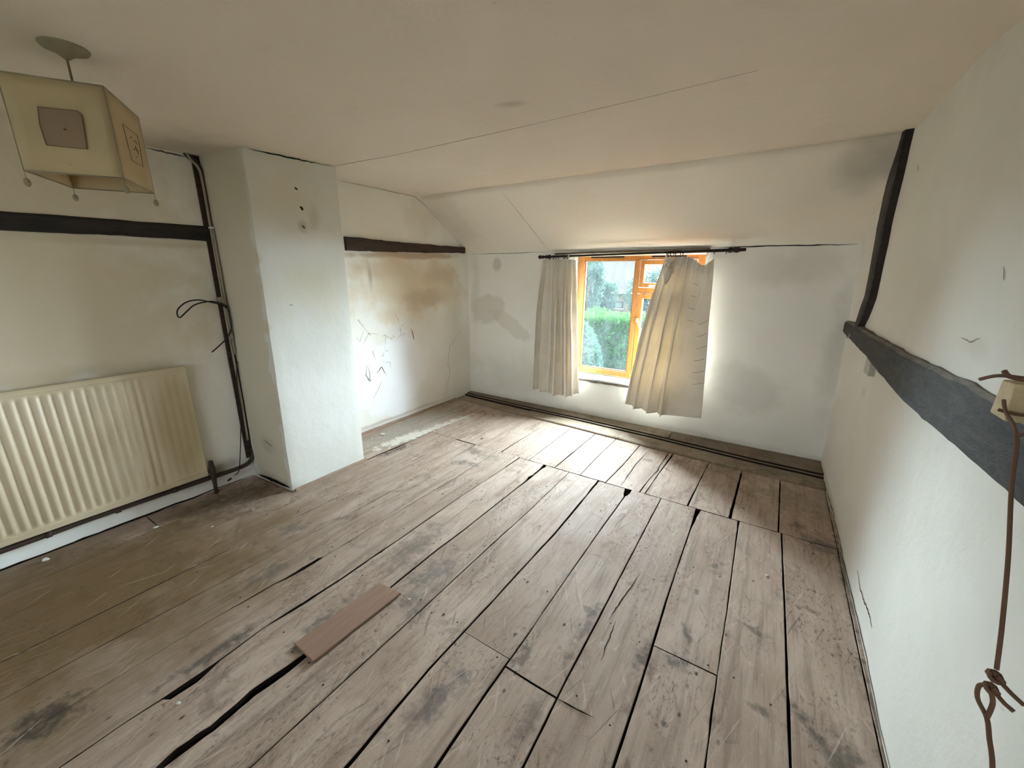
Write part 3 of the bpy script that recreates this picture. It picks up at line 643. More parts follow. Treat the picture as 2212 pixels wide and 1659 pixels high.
# nails
mb = MB()
for y in (0.60, 1.05, 1.44, 2.05, 2.62, 2.69, 3.35):
    for a in (G['a'], G['b'], G['c'], G['d'], G['e'], G['f'], G['g'], G['h'], G['i'], G['j'], G['k'], G['l']):
        x = interp(a, min(max(y, a[0][0]), a[-1][0]))[0]
        for dx in (0.045, 0.18):
            if R.random() < 0.55: mb.ball((x-dx+R.uniform(-.01,.01), y+R.uniform(-.03,.03), -0.0008), 0.0042, (1, 1, .55), 6, 4)
tag(mb.build('floor_nail', M_iron, floor), kind='stuff')

# cracks drawn by real narrow ribbons lying in the surface
def ribbon(pts, width, nrm, parent, mt=M_crack, name='crack', sub=5, jit=0.006):
    P = smooth_path(pts, sub); nrm = Vector(nrm); V = []; F = []; sd = R.uniform(0, 30)
    for i, p in enumerate(P):
        t = (P[min(i+1, len(P)-1)]-P[max(i-1, 0)]).normalized(); s_ = t.cross(nrm).normalized()
        ed = min(1, 3*min(i, len(P)-1-i)/max(1, len(P)-1)+0.15)
        wd = width*ed*(0.7+0.6*abs(nz(i*.7, sd))); q = p + s_*jit*nz(i*.45, sd+5)
        V += [q - s_*wd/2 + nrm*.0004, q + nrm*.0014, q + s_*wd/2 + nrm*.0004]
    for i in range(len(P)-1):
        F += [(i*3, i*3+1, i*3+4, i*3+3), (i*3+1, i*3+2, i*3+5, i*3+4)]
    mb = MB(); mb.add(V, F); return mb.build(name, mt, parent)
def LW(y, z): return (left_x(y, z)+.0015, y, z)
def RW(y, z): return (right_x(y, z)-.0015, y, z)
def WW(x, z): return (x, win_y(x, z)-.0015, z)
def CF(y, z): return (chf(y, z)+.001, y, z)
def CE(x, y): return (x, y, ceil_z(x, y)-.0015)
def den(pts, k=6):
    out = []
    for a, b in zip(pts, pts[1:]): out += [tuple(a[i]+(b[i]-a[i])*j/k for i in range(2)) for j in range(k)]
    return out+[pts[-1]]
def rb(fn, pts, wd, nrm, par, mt=M_crack, jit=0.006, k=6, sub=2): return ribbon([fn(*q) for q in den(pts, k)], wd, nrm, par, mt, sub=sub, jit=jit)
nL = (1,0,0); nR_ = (-1,0,0); nW = (0,-1,0); nC = (0,0,-1)
rb(LW, [(3.825,.906),(3.688,.792),(3.549,.683),(3.503,.512),(3.533,.352),(3.469,.208),(3.421,.03)], .005, nL, wall_left, M_crackf, .02)
rb(LW, [(2.950,.957),(2.973,.877),(2.984,.820)], .012, nL, wall_left)
rb(LW, [(2.365,.669),(2.343,.571),(2.383,.500),(2.385,.584),(2.37,.66)], .007, nL, wall_left, M_crack)
rb(LW, [(2.464,.556),(2.533,.617),(2.576,.523)], .009, nL, wall_left)
rb(LW, [(2.519,.470),(2.470,.40),(2.403,.325)], .004, nL, wall_left)
for a in range(16):
    y = R.uniform(2.27, 2.9); z = R.uniform(.5, 1.1)
    rb(LW, [(y, z), (y+R.uniform(-.06,.06), z+R.uniform(-.07,.07)), (y+R.uniform(-.10,.10), z+R.uniform(-.1,.1))], .0035, nL, wall_left, M_crackf, .008, 4)
rb(LW, [(2.26,2.247),(2.7,2.252),(3.10,2.252),(3.25,2.19),(3.80,1.835)], .006, nL, wall_left, M_crackf, .004)
rb(LW, [(-.4,.004),(.19,.004),(.6,.006),(1.25,.005)], .016, nL, wall_left, M_crackd, .006)
rb(LW, [(1.0,2.19),(1.12,2.186),(1.2,2.186)], .010, nL, wall_left, M_crack, .004)
rb(CF, [(1.33,2.193),(1.60,2.203),(1.75,2.207)], .010, nL, wall_chimney, M_crackd, .004)
rb(CF, [(1.60,2.205),(1.89,2.212)], .004, nL, wall_chimney, M_crack, .004)
rb(CF, [(1.58,2.035),(1.60,2.020)], .014, nL, wall_chimney, M_crackd, .004, 4)
rb(CF, [(1.605,1.925),(1.62,1.900)], .018, nL, wall_chimney, M_crackd, .004, 4)
rb(CF, [(1.60,1.81),(1.62,1.79)], .012, nL, wall_chimney, M_crack, .004, 4)
rb(CF, [(1.44,1.30),(1.47,1.30)], .004, nL, wall_chimney, M_crack, .003, 4)
rb(CE, [(-2.66,1.885),(-2.42,1.905),(-2.18,1.924)], .006, nC, ceiling, M_crackd, .003)
rb(CE, [(-2.18,1.924),(-1.6,1.92),(-1.1,1.912)], .0035, nC, ceiling, M_crack, .003)
rb(CE, [(-1.1,1.912),(-.6,1.90),(-.16,1.87)], .002, nC, ceiling, M_crackf, .003)
rb(CE, [(-2.183,3.20),(-2.12,3.55),(-2.05,3.92)], .005, (0,-.55,-.83), slope, M_crackf, .003)
rb(WW, [(-3.12,1.742),(-2.6,1.744),(-2.1,1.747)], .005, nW, wall_window, M_crack, .004)
rb(WW, [(-.5,1.745),(0.0,1.747),(.48,1.742)], .010, nW, wall_window, M_crackd, .005)
rb(RW, [(2.254,.143),(2.156,.119),(2.078,.119),(1.988,.134),(1.933,.132),(1.882,.129)], .008, nR_, wall_right, M_crack, .008)
rb(RW, [(1.597,1.534),(1.588,1.515),(1.579,1.500)], .006, nR_, wall_right, M_crackf, .003)
rb(RW, [(2.827,2.030),(2.80,2.01),(2.774,1.991)], .005, nR_, wall_right, M_crackf, .003)
rb(RW, [(1.764,1.329),(1.696,1.324),(1.637,1.344)], .005, nR_, wall_right, M_crackf, .003)
rb(RW, [(3.92,.03),(3.2,.012),(2.4,.012),(1.3,.012)], .012, nR_, wall_right, M_crack, .008, 14)
def CSd(x, z): return (x, 1.262+(x+3.17)/.498*(.028+.012*z/2.2)-.004, z)
rb(CSd, [(-2.93,.335),(-2.84,.305)], .006, nW, wall_chimney, M_crack, .004)
rb(CSd, [(-3.1,.02),(-2.70,.02)], .03, nW, wall_chimney, M_crackd, .006)
def FL(x, y): return (x, y, 0.0012)
rb(FL, [(-.444,1.020),(-.38,1.024),(-.303,1.032)], .006, (0,0,1), floor, M_crackd, .001, 3)
rb(FL, [(-.36,1.83),(-.385,1.60),(-.40,1.46)], .005, (0,0,1), floor, M_crackd, .004, 6)
rb(FL, [(-.37,1.47),(-.365,1.36),(-.36,1.25)], .004, (0,0,1), floor, M_crackd, .004, 6)
rb(FL, [(-.723,3.42),(-.734,3.09),(-.731,2.66)], .005, (0,0,1), floor, M_crackd, .008, 6)
rb(FL, [(-.57,2.40),(-.60,2.2),(-.60,2.05)], .002, (0,0,1), floor, M_crack, .003, 6)
rb(FL, [(-1.52,1.95),(-1.50,1.7),(-1.49,1.5)], .002, (0,0,1), floor, M_crack, .003, 6)
rb(FL, [(-.09,1.30),(-.09,1.27)], .003, (0,0,1), floor, M_crack, .001, 3)

# wooden beading at the wall feet
def beading(name, pts, wd, ht):
    mb = MB(); P = smooth_path(pts, 8); V = []; F = []
    for i, p in enumerate(P):
        t = (P[min(i+1, len(P)-1)]-P[max(i-1, 0)]).normalized(); s_ = Vector((t.y, -t.x, 0)); h = ht*(1+.25*nz(i*.6, 2.2))
        V += [p, p+s_*wd, p+s_*wd+Vector((0,0,h*.5)), p+s_*wd*.5+Vector((0,0,h)), p+Vector((0,0,h))]
    n = 5
    for i in range(len(P)-1):
        for k in range(n): F.append((i*n+k, i*n+(k+1) % n, (i+1)*n+(k+1) % n, (i+1)*n+k))
    F += [tuple(range(n))[::-1], tuple((len(P)-1)*n+k for k in range(n))]
    mb.add(V, F); return tag(mb.build(name, M_trimwood), kind='structure')
beading('baseboard_left', [(-3.142, 1.91, 0), (-3.140, 2.7, 0), (-3.140, 3.62, 0)], .022, .020)
beading('trim_1', [(-2.668, 1.30, 0), (-2.664, 1.6, 0), (-2.664, 1.90, 0)], .024, .014)

# ------------------------------------------------------------------ window
win = tag(empty('window_1', (-1.145, 4.06, 0.47)), kind='structure')
fy0, fy1 = 4.05, 4.115
def bar(name, x0, x1, z0, z1, y0=fy0, y1=fy1, mt=M_pine, par=win, bv=.004):
    return bevel(MB().box(x0, x1, y0, y1, z0, z1).build(name, mt, par), bv)
bar('frame_side', -1.760, -1.690, .47, 1.735); bar('frame_side', -.600, -.530, .47, 1.735)
bar('frame_head', -1.690, -.600, 1.662, 1.735); bar('frame_foot', -1.690, -.600, .472, .530)
bar('mullion', -1.160, -1.112, .530, 1.662, 4.046)
bar('transom', -1.112, -.600, 1.342, 1.398, 4.046)
# pane of the fixed light with its glazing bead
gb = MB().box(-1.690,-1.678,4.062,4.08,.53,1.662).box(-1.172,-1.160,4.062,4.08,.53,1.662).box(-1.678,-1.172,4.062,4.08,.53,.542).box(-1.678,-1.172,4.062,4.08,1.65,1.662)
bevel(gb.build('glazing_bead', M_pine, win), .002)
MB().box(-1.69, -1.16, 4.082, 4.086, .53, 1.662).build('pane', M_glass, win)
def sash(x0, x1, z0, z1, t, label):
    o = MB().box(x0, x0+t, 4.04, 4.095, z0, z1).box(x1-t, x1, 4.04, 4.095, z0, z1).box(x0+t, x1-t, 4.04, 4.095, z0, z0+t).box(x0+t, x1-t, 4.04, 4.095, z1-t, z1).build(label, M_pine, win)
    bevel(o, .004); MB().box(x0+t, x1-t, 4.066, 4.070, z0+t, z1-t).build('pane', M_glass, o); return o
vs_ = sash(-1.108, -.604, 1.402, 1.658, .042, 'vent_sash'); cs_ = sash(-1.108, -.604, .534, 1.338, .046, 'casement_sash')
bevel(MB().box(-1.62, -1.275, 4.040, 4.05, 1.683, 1.697).build('trickle_vent', M_iron, win), .002)
bevel(MB().box(-1.01, -.70, 4.040, 4.05, 1.681, 1.695).build('trickle_vent', M_iron, win), .002)
hd = MB().box(-1.104, -1.078, 4.020, 4.040, 1.06, 1.10); hd.tube(smooth_path([(-1.091, 4.020, 1.083), (-1.085, 4.000, 1.078), (-1.065, 3.995, 1.045), (-1.035, 3.995, .985)], 5), [.008]*15+[.006], 8)
hd.build('casement_handle', M_brass, cs_, True)
st = MB().box(-1.00, -.985, 4.02, 4.04, 1.405, 1.425); st.tube([(-1.00, 4.022, 1.415), (-.80, 4.018, 1.418)], .006, 8); st.ball((-1.0, 4.02, 1.415), .011)
st.build('window_stay', M_whitep, vs_, True)
# sill of white tiles on mortar
sl = empty('sill', (-1.145, 3.99, .43)); sl.parent = win; sl.matrix_parent_inverse = Matrix.Translation(-win.location)
sl['kind'] = 'structure'
tx = [-1.762, -1.56, -1.355, -1.15, -.945, -.74, -.53]
for a, b in zip(tx, tx[1:]):
    h = R.uniform(-.001, .001)
    o = MB().hexa([(a+.001,3.925,.425),(b-.001,3.925,.425),(b-.001,4.048,.425),(a+.001,4.048,.425),(a+.001,3.925,.444+h),(b-.001,3.925,.444+h),(b-.001,4.048,.468+h),(a+.001,4.048,.468+h)]).build('sill_tile', M_sill, sl)
    bevel(o, .003)
mb = MB()
V = []; F = []
for i in range(25):
    x = -1.745+1.2*i/24; d = .006*nz(x*14, 1.5)
    V += [(x, 3.926, .424), (x, 3.918+d, .424), (x, 3.917+d, .404+d), (x, 3.935, .402+d)]
for i in range(24):
    for k in range(3): F.append((i*4+k, (i+1)*4+k, (i+1)*4+k+1, i*4+k+1))
mb.add(V, F); mb.build('mortar_edge', M_lintel, sl)
# weathered batten over the opening
tag(bevel(MB().hexa([(-1.98,3.912,1.716),(-.50,3.912,1.728),(-.50,3.945,1.728),(-1.98,3.945,1.716),(-1.98,3.912,1.732),(-.50,3.912,1.748),(-.50,3.945,1.748),(-1.98,3.945,1.732)]).build('trim_2', M_lintel), .003), kind='structure')

# ------------------------------------------------------------------ curtain pole
pole = empty('curtain_pole', (-1.18, 3.84, 1.70)); tag(pole, 'thin black curtain pole with knobbed ends above the window', 'curtain pole')
def pz(x): return 1.692+(x+2.12)*(.028/1.89)
PY = 3.845
MB().tube([(-2.10, PY, pz(-2.10)), (-1.4, PY, pz(-1.4)), (-.80, PY, pz(-.8)), (-.50, PY, pz(-.5))], .0105, 10).build('pole', M_iron, pole, True)
MB().tube([(-.82, PY, pz(-.82)), (-.235, PY, pz(-.235))], .0135, 10).build('pole', M_iron, pole, True)
f1 = MB(); f1.tube([(-2.135,PY,pz(-2.13)),(-2.125,PY,pz(-2.12)),(-2.11,PY,pz(-2.11)),(-2.095,PY,pz(-2.1)),(-2.085,PY,pz(-2.09)),(-2.06,PY,pz(-2.06))], [.005,.016,.020,.012,.017,.012], 12); f1.build('finial', M_iron, pole, True)
f2 = MB(); f2.tube([(-.325,PY,pz(-.32)),(-.31,PY,pz(-.31)),(-.29,PY,pz(-.29)),(-.27,PY,pz(-.27)),(-.26,PY,pz(-.26)),(-.225,PY,pz(-.225))], [.012,.020,.024,.018,.012,.013], 12); f2.build('finial', M_iron, pole, True)
for bx in (-2.045, -.345):
    b = MB(); b.tube([(bx, PY, pz(bx)), (bx, 3.93, pz(bx)+.004)], .008, 8); b.tube([(bx-.0, PY-.001, pz(bx)), (bx+.016, PY, pz(bx))], .018, 12); b.tube([(bx, 3.924, pz(bx)+.004), (bx, 3.932, pz(bx)+.004)], .022, 12)
    b.build('bracket', M_iron, pole, True)
def ring(x, tilt=0.0):
    pts = [(x+tilt*math.cos(a), PY+.0165*math.sin(a), pz(x)-.005+.0165*math.cos(a)) for a in [2*math.pi*i/12 for i in range(13)]]
    mb = MB().tube(pts, .0026, 5, False); mb.tube([(x, PY, pz(x)-.020), (x, PY, pz(x)-.030)], .003, 5); return mb.build('ring', M_iron, pole, True)
for x in (-2.00,-1.955,-1.93,-1.90,-1.84,-1.825,-1.80,-1.79,-.835,-.82,-.80,-.775,-.76,-.72,-.70,-.455,-.365): ring(x, R.uniform(-.004,.004))
tag(MB().tube([(-1.79,PY-.0,pz(-1.79)-.002),(-1.775,PY,pz(-1.775)-.002)], .0135, 10).build('collar', M_brass, pole, True), 'pale brass collar')

# ------------------------------------------------------------------ curtains
def curtain(name, top, bot, fold, nu, nv, header, hems=0):
    def P(u, v):
        xt, zt = interp(top, u); xb, zb = interp(bot, u)
        s = v**0.9
        x = xt+(xb-xt)*s; z = zt+(zb-zt)*v
        dx, dy = fold(u, v); return Vector((x+dx, 3.835+dy, z))
    us = lin(0, 1, nu); vs = lin(0, 1, nv)
    V = [P(u, v) for v in vs for u in us]; n = nu+1; F = []
    for j in range(nv):
        for i in range(nu): F.append((j*n+i, (j+1)*n+i, (j+1)*n+i+1, j*n+i+1))
    me = bpy.data.meshes.new(name); me.from_pydata(V, [], F); me.update()
    o = link(name, me, M_cloth, None, True); solid(o, .0025, 0)
    # gathered heading tape
    hv = lin(0.0, header, 3); V = []
    for v in hv:
        for u in us:
            p = P(u, v); p.y -= .003+.003*math.sin(u*nu*1.9); V.append(p)
    F = []
    for j in range(3):
        for i in range(nu): F.append((j*n+i, (j+1)*n+i, (j+1)*n+i+1, j*n+i+1))
    me2 = bpy.data.meshes.new('heading_tape'); me2.from_pydata(V, [], F); me2.update()
    h = link('heading_tape', me2, M_cloth, o, True)
    return o, P
def sharp(ph, k=0.42):
    # fold profile: rounded ridge, narrow deep valley
    q = .5+.5*math.sin(ph); return q**k
def foldL(u, v):
    ph = 2*math.pi*(u*6.6 + .30*math.sin(u*7+1) + .07*math.sin(v*3+u*9))
    amp = (.026+.075*min(1, v*2.6))*(0.62+.5*math.sin(u*11+2)**2)
    hi = .006*math.sin(u*95+3*math.sin(u*13))*max(0, 1-v*7)
    return (.024*math.cos(ph)*min(1, v*3)+.004*nz(u*8, v*4), .035-amp*sharp(ph) + hi + .012*math.sin(u*17+v*2.5)*v + .004*nz(u*6, v*5, 2))
cl, PL = curtain('curtain', [(0,-2.075,1.664),(.2,-2.01,1.662),(.8,-1.79,1.660),(.88,-1.76,1.664),(1,-1.715,1.655)],
             [(0,-2.118,.248),(.3,-1.97,.228),(.6,-1.82,.222),(.85,-1.69,.235),(1,-1.608,.275)], foldL, 170, 60, .055)
tag(cl, 'cream pleated curtain hanging straight on the left side of the window', 'curtain', 'pair of cream curtains')
def foldR(u, v):
    if u < .62:
        ph = 2*math.pi*(u*6.4 + .30*math.sin(u*9) + .05*math.sin(v*4+u*8)); k = min(1, (.62-u)/.10+.15)
        amp = (.022+.056*min(1, v*2.2))*k*(.7+.5*math.sin(u*8+1)**2)
        if u < .22: amp *= .45+.5*u/.22
        dy = .03*k-amp*1.5*sharp(ph); dx = .028*math.cos(ph)*min(1, v*3)*k
    else:
        t = (u-.62)/.38
        dy = .012*math.sin(t*4.2+.4)*(1-.3*v) - .018*math.exp(-((t-.30)/.16)**2)*math.exp(-((v-.45)/.35)**2); dx = 0
    top_ = max(0, 1-v*6)
    dy += .008*math.sin(u*80+2*math.sin(u*11))*top_
    # a diagonal drag line falling from the slumped heading
    d = (u-.62) - (.32-.40*v); dy += -.016*math.exp(-(d/.045)**2)*(1 if v < .75 else 0)*max(0, 1-v/.75)
    dx += -.03*math.sin(math.pi*v)*(1-u)*.3
    return (dx + .005*nz(u*5, v*4), dy + .006*nz(u*5, v*5, 7))
cr_, PR = curtain('curtain', [(0,-.852,1.655),(.06,-.83,1.668),(.12,-.80,1.625),(.20,-.765,1.672),(.5,-.66,1.672),(.60,-.628,1.666),(.70,-.585,1.635),(.80,-.545,1.603),(.90,-.505,1.597),(.96,-.475,1.625),(1,-.447,1.655)],
             [(0,-1.078,.300),(.10,-1.02,.245),(.20,-.95,.232),(.45,-.78,.222),(.62,-.68,.215),(.8,-.53,.232),(1,-.372,.250)], foldR, 190, 64, .05)
tag(cr_, 'cream curtain slumping off its rings at the top on the right side of the window', 'curtain', 'pair of cream curtains')
def stitch(u0, u1, v):
    pts = [PR(u0+(u1-u0)*i/8, v - .006*i/8)+Vector((0, -.005, 0)) for i in range(9)]
    MB().tube(pts, .0013, 5).build('stitch', M_decalline, cr_, True)
for k, v in enumerate((.365, .445, .525, .605, .685, .765)): stitch(.86, .985, v)
for v in (.13, .205, .28, .355): stitch(.70, .80, v)
for v in (.36,.44,.52,.60,.68): MB().ball(PR(.135, v)+Vector((0,-.006,0)), .0045, nu=6, nv=4).build('stitch', M_sill, cr_, True)
# the crumpled corner of the heading that has dropped forward
V = []; F = []; n = 14
for j in range(n+1):
    for i in range(n+1):
        a, b = i/n, j/n; ang = a*2.6+.3
        V.append((-.835+.075*a+.010*math.sin(b*16), 3.805-.030*math.sin(ang)-.012*math.sin(a*18+b*5), 1.675-.085*b-.030*a*b+.012*math.sin(a*13+b*4)-.02*a))
for j in range(n):
    for i in range(n): F.append((j*(n+1)+i, (j+1)*(n+1)+i, (j+1)*(n+1)+i+1, j*(n+1)+i+1))
o = MB().add(V, F).build('folded_heading', M_cloth, cr_, True); solid(o, .003, 0)
hk = MB()
for i in range(5): hk.ball((-.815+.014*i, 3.768+.003*i, 1.640-.016*i), .006, (1, .7, .8), 6, 5)
hk.build('curtain_hook', M_sill, cr_, True)
V = []; F = []
for j in range(13):
    b = j/12; w_ = .012+.026*math.sin(math.pi*min(1, b*1.05))
    for i in range(9):
        a = i/8-.5; V.append((-.800-.005*b+a*2*w_, 3.778-.028*math.cos(a*math.pi)*(.4+b), 1.585-.15*b+.012*abs(a)))
for j in range(12):
    for i in range(8): F.append((j*9+i, (j+1)*9+i, (j+1)*9+i+1, j*9+i+1))
o = MB().add(V, F).build('lining_fold', M_cloth, cr_, True); solid(o, .002, 0)

# ------------------------------------------------------------------ timber beams
def beam(name, y0, y1, top, bot, x_face, x_back, mt, sgn, label, n=40, seed=0, top_mt=None, wob=.004):
    """rough timber set along a side wall; top/bot: z tables over y"""
    V = []; F = []; yy = lin(y0, y1, n)
    for y in yy:
        zt = interp(top, y)+wob*nz(y*6, seed)+wob*.6*nz(y*23, seed+1); zb = interp(bot, y)+wob*nz(y*6, seed+4)+wob*.6*nz(y*23, seed+2)
        xf = x_face(y)+.0025*nz(y*5, seed+6)*1.0; xb = x_back(y)
        V += [(xb, y, zb), (xf, y, zb+.004), (xf-sgn*.000, y, (zb*.5+zt*.5)), (xf, y, zt-.012), (xf+sgn*-.010, y, zt), (xb, y, zt)]
    for j in range(n):
        for k in range(6): 
            k2 = (k+1) % 6; q = (j*6+k, j*6+k2, (j+1)*6+k2, (j+1)*6+k); F.append(q)
    F += [tuple(range(6))[::-1], tuple(n*6+k for k in range(6))]
    mb = MB(); mb.add(V, F); o = mb.build(name, mt)
    if top_mt:
        o.data.materials.append(top_mt)
        for i, p in enumerate(o.data.polygons):
            if i < n*6 and i % 6 in (3, 4): p.material_index = 1
    bm = bmesh.new(); bm.from_mesh(o.data); bmesh.ops.recalc_face_normals(bm, faces=bm.faces); bm.to_mesh(o.data); bm.free()
    return tag(o, label, 'beam')
beam('timber_beam', -1.5, 1.272, [(-1.5,1.765),(.395,1.775),(.9,1.785),(1.27,1.792)], [(-1.5,1.67),(.376,1.685),(.9,1.697),(1.27,1.697)],
     lambda y: -3.130, lambda y: -3.20, M_beam, 1, 'long black horizontal beam in the left wall above the radiator', 60, 3)
beam('timber_beam', 2.245, 3.842, [(2.245,1.812),(2.7,1.806),(3.4,1.812),(3.75,1.815),(3.84,1.822)], [(2.245,1.694),(2.6,1.704),(3.2,1.722),(3.6,1.742),(3.84,1.748)],
     lambda y: -3.118, lambda y: -3.20, M_beam_brown, 1, 'short dark brown beam in the recess between chimney breast and sloping ceiling', 50, 8, wob=.006)
beam('timber_beam', -1.5, 3.90, [(-1.5,1.20),(1.27,1.211),(1.6,1.222),(2.1,1.205),(3.0,1.200),(3.6,1.205),(3.9,1.195)], [(-1.5,1.06),(1.16,1.050),(1.53,1.046),(1.85,1.035),(2.2,1.038),(2.5,1.052),(3.0,1.080),(3.5,1.095),(3.9,1.11)],
     lambda y: .500, lambda y: .62, M_beam_grey, -1, 'thick dark grey horizontal beam running along the right wall', 110, 15, M_beam_top, wob=.006)
# curved brace rising to the ceiling on the right wall
mb = MB(); V = []; F = []
bp = [(3.62,3.37,1.20),(3.56,3.25,1.30),(3.485,3.165,1.39),(3.45,3.13,1.55),(3.44,3.10,1.70),(3.435,3.09,1.90),(3.43,3.08,2.05),(3.36,3.09,2.19),(3.30,3.09,2.29)]
tabA = [(z, a) for a, b, z in bp]; tabB = [(z, b) for a, b, z in bp]
zz = lin(1.20, 2.29, 40)
for z in zz:
    xw = .500+.0*z; a = interp(tabA, z)+.004*nz(z*14, 1)-.0; b = interp(tabB, z)+.004*nz(z*14, 4)
    # depth of the brace: front corner stands proud of the wall
    V += [(.60, a, z), (right_x(a, z)-.012, a, z), (right_x(b, z)-.040+.002*nz(z*9, 3), b+.05, z), (right_x(b, z)-.034, b+.01, z), (.60, b, z)]
for j in range(40):
    for k in range(5): F.append((j*5+k, (j+1)*5+k, (j+1)*5+(k+1) % 5, j*5+(k+1) % 5))
F += [tuple(range(5)), tuple(40*5+k for k in range(5))[::-1]]
mb.add(V, F); o = mb.build('timber_brace', M_beam)
bm = bmesh.new(); bm.from_mesh(o.data); bmesh.ops.recalc_face_normals(bm, faces=bm.faces); bm.to_mesh(o.data); bm.free()
tag(o, 'slender black curved brace rising from the grey beam to the sloping ceiling', 'beam')
# chips and tape by the beam end
o = MB().hexa([(.500,3.70,1.085),(.500,3.58,1.10),(.53,3.58,1.10),(.53,3.70,1.085),(.500,3.72,1.120),(.500,3.56,1.135),(.53,3.56,1.135),(.53,3.72,1.120)]).build('wood_chip', M_tag2)
tag(bevel(o, .004), 'small pinkish bare wood chip at the far end of the grey beam', 'wood chip')
o = MB().box(.505, .545, 2.80, 2.92, .99, 1.075).build('wall_tab', M_tag)
tag(bevel(o, .004), 'small beige tab on the right wall just under the grey beam', 'tab')

# ------------------------------------------------------------------ block, twine
blk = bevel(MB().hexa([(.455,1.225,1.212),(.60,1.215,1.212),(.60,1.290,1.212),(.455,1.296,1.212),(.455,1.232,1.292),(.60,1.225,1.296),(.60,1.285,1.296),(.455,1.288,1.290)]).build('wooden_block', M_block), .003)
tag(blk, 'small pale square wooden block resting on top of the grey beam', 'block')
cord = empty('twine', (.42, 1.08, 1.2)); tag(cord, 'brown knotted twine hanging from the pale block on the right wall', 'twine')
MB().tube(smooth_path([(.447,1.232,1.255),(.44,1.19,1.24),(.425,1.085,1.219),(.42,1.034,1.139),(.42,.971,1.032),(.42,.919,.927),(.42,.890,.858)], 6), .0034, 8).build('cord', M_string, cord, True)
MB().tube(smooth_path([(.52,1.222,1.235),(.49,1.17,1.23),(.425,1.085,1.219)], 5), .0032, 8).build('cord', M_string, cord, True)
MB().tube(smooth_path([(.44,1.222,1.236),(.47,1.216,1.232),(.53,1.21,1.24)], 5), .0035, 8).build('cord', M_string, cord, True)
MB().tube(smooth_path([(.438,1.335,1.278),(.448,1.29,1.297),(.47,1.25,1.303),(.52,1.235,1.302),(.58,1.23,1.30)], 6), .0040, 8).build('cord', M_string, cord, True)
MB().tube(smooth_path([(.445,1.265,1.312),(.455,1.25,1.302),(.50,1.225,1.303),(.58,1.215,1.302)], 6), .0048, 8).build('cord', M_string, cord, True)
kn = MB()
def knot(cy, cz, r):
    for a0 in (0, 1.1, 2.2):
        pts = [(.42+r*math.cos(t+a0)*.9, cy+r*math.sin(t)*.9, cz+r*.6*math.sin(t+a0)) for t in [i*.7 for i in range(9)]]
        kn.tube(pts, .0036, 6)
knot(.886, .846, .008); knot(.884, .822, .007)
kn.tube([(.42,.886,.846),(.435,.868,.838),(.445,.856,.835)], .0034, 6); kn.tube([(.42,.884,.822),(.432,.868,.815),(.441,.861,.812)], .0034, 6)
kn.build('knot', M_string, cord, True)
MB().tube(smooth_path([(.42,.885,.822),(.412,.895,.812),(.412,.888,.79),(.42,.866,.775),(.42,.843,.757),(.42,.812,.731),(.42,.76,.65),(.43,.70,.53)], 6), .0034, 8).build('cord', M_string, cord, True)
MB().tube(smooth_path([(.42,.884,.818),(.425,.878,.800),(.42,.866,.778)], 5), .0036, 8).build('cord', M_string, cord, True)

# ------------------------------------------------------------------ radiator
rad = empty('radiator', (-3.10, .3, .155)); tag(rad, 'cream fluted panel radiator on the left wall under the long black beam', 'radiator')
ry0, ry1 = -.60, .952
V = []; F = []
rows = [(.158, 0), (.185, 0), (.196, .15), (.212, 1), (.54, 1), (.868, 1), (.884, .15), (.892, 0), (.905, 0)]
yy = lin(ry0, ry1, 330)
for z, k in rows:
    for y in yy:
        amp = .0105 if y < .70 else (.0105-.009*min(1, (y-.70)/.05))
        if y > .935: amp = 0
        s_ = .5+.5*math.sin(2*math.pi*(y-.015)/.0405); s_ = s_**0.8
        V.append((-3.088+k*amp*s_, y, z))
n = len(yy)
for j in range(len(rows)-1):
    for i in range(n-1): F.append((j*n+i, j*n+i+1, (j+1)*n+i+1, (j+1)*n+i))
o = MB().add(V, F).build('front_panel', M_radiator, rad, True)
bevel(MB().box(-3.112, -3.0885, ry0, ry1+.004, .158, .912).build('back_panel', M_radiator, rad), .004)
bevel(MB().hexa([(-3.112,ry0,.903),(-3.078,ry0,.900),(-3.078,ry1+.010,.900),(-3.112,ry1+.010,.903),(-3.112,ry0,.928),(-3.086,ry0,.928),(-3.086,ry1,.928),(-3.112,ry1,.928)]).build('top_rail', M_radiator, rad), .004, 3)
bevel(MB().hexa([(-3.112,ry0,.150),(-3.086,ry0,.150),(-3.086,ry1,.150),(-3.112,ry1,.150),(-3.112,ry0,.182),(-3.080,ry0,.186),(-3.080,ry1,.186),(-3.112,ry1,.182)]).build('bottom_rail', M_radiator, rad), .003)
for by in (.15, .80): MB().box(-3.155, -3.112, by-.015, by+.015, .25, .80).build('wall_bracket', M_radiator, rad)
v = MB(); v.tube([(-3.098,.955,.175),(-3.10,.985,.172)], .010, 10); v.tube([(-3.10,.985,.225),(-3.10,.985,.195),(-3.10,.985,.12),(-3.10,.983,.05),(-3.10,.982,.0)], [.014,.018,.015,.012,.014], 12)
v.ball((-3.10,.985,.172), .020); v.ball((-3.10,.985,.232), .016); v.tube([(-3.10,.985,.118),(-3.12,1.02,.118)], .011, 8)
tag(v.build('valve', M_sootpipe, rad, True), 'rusty dark valve')

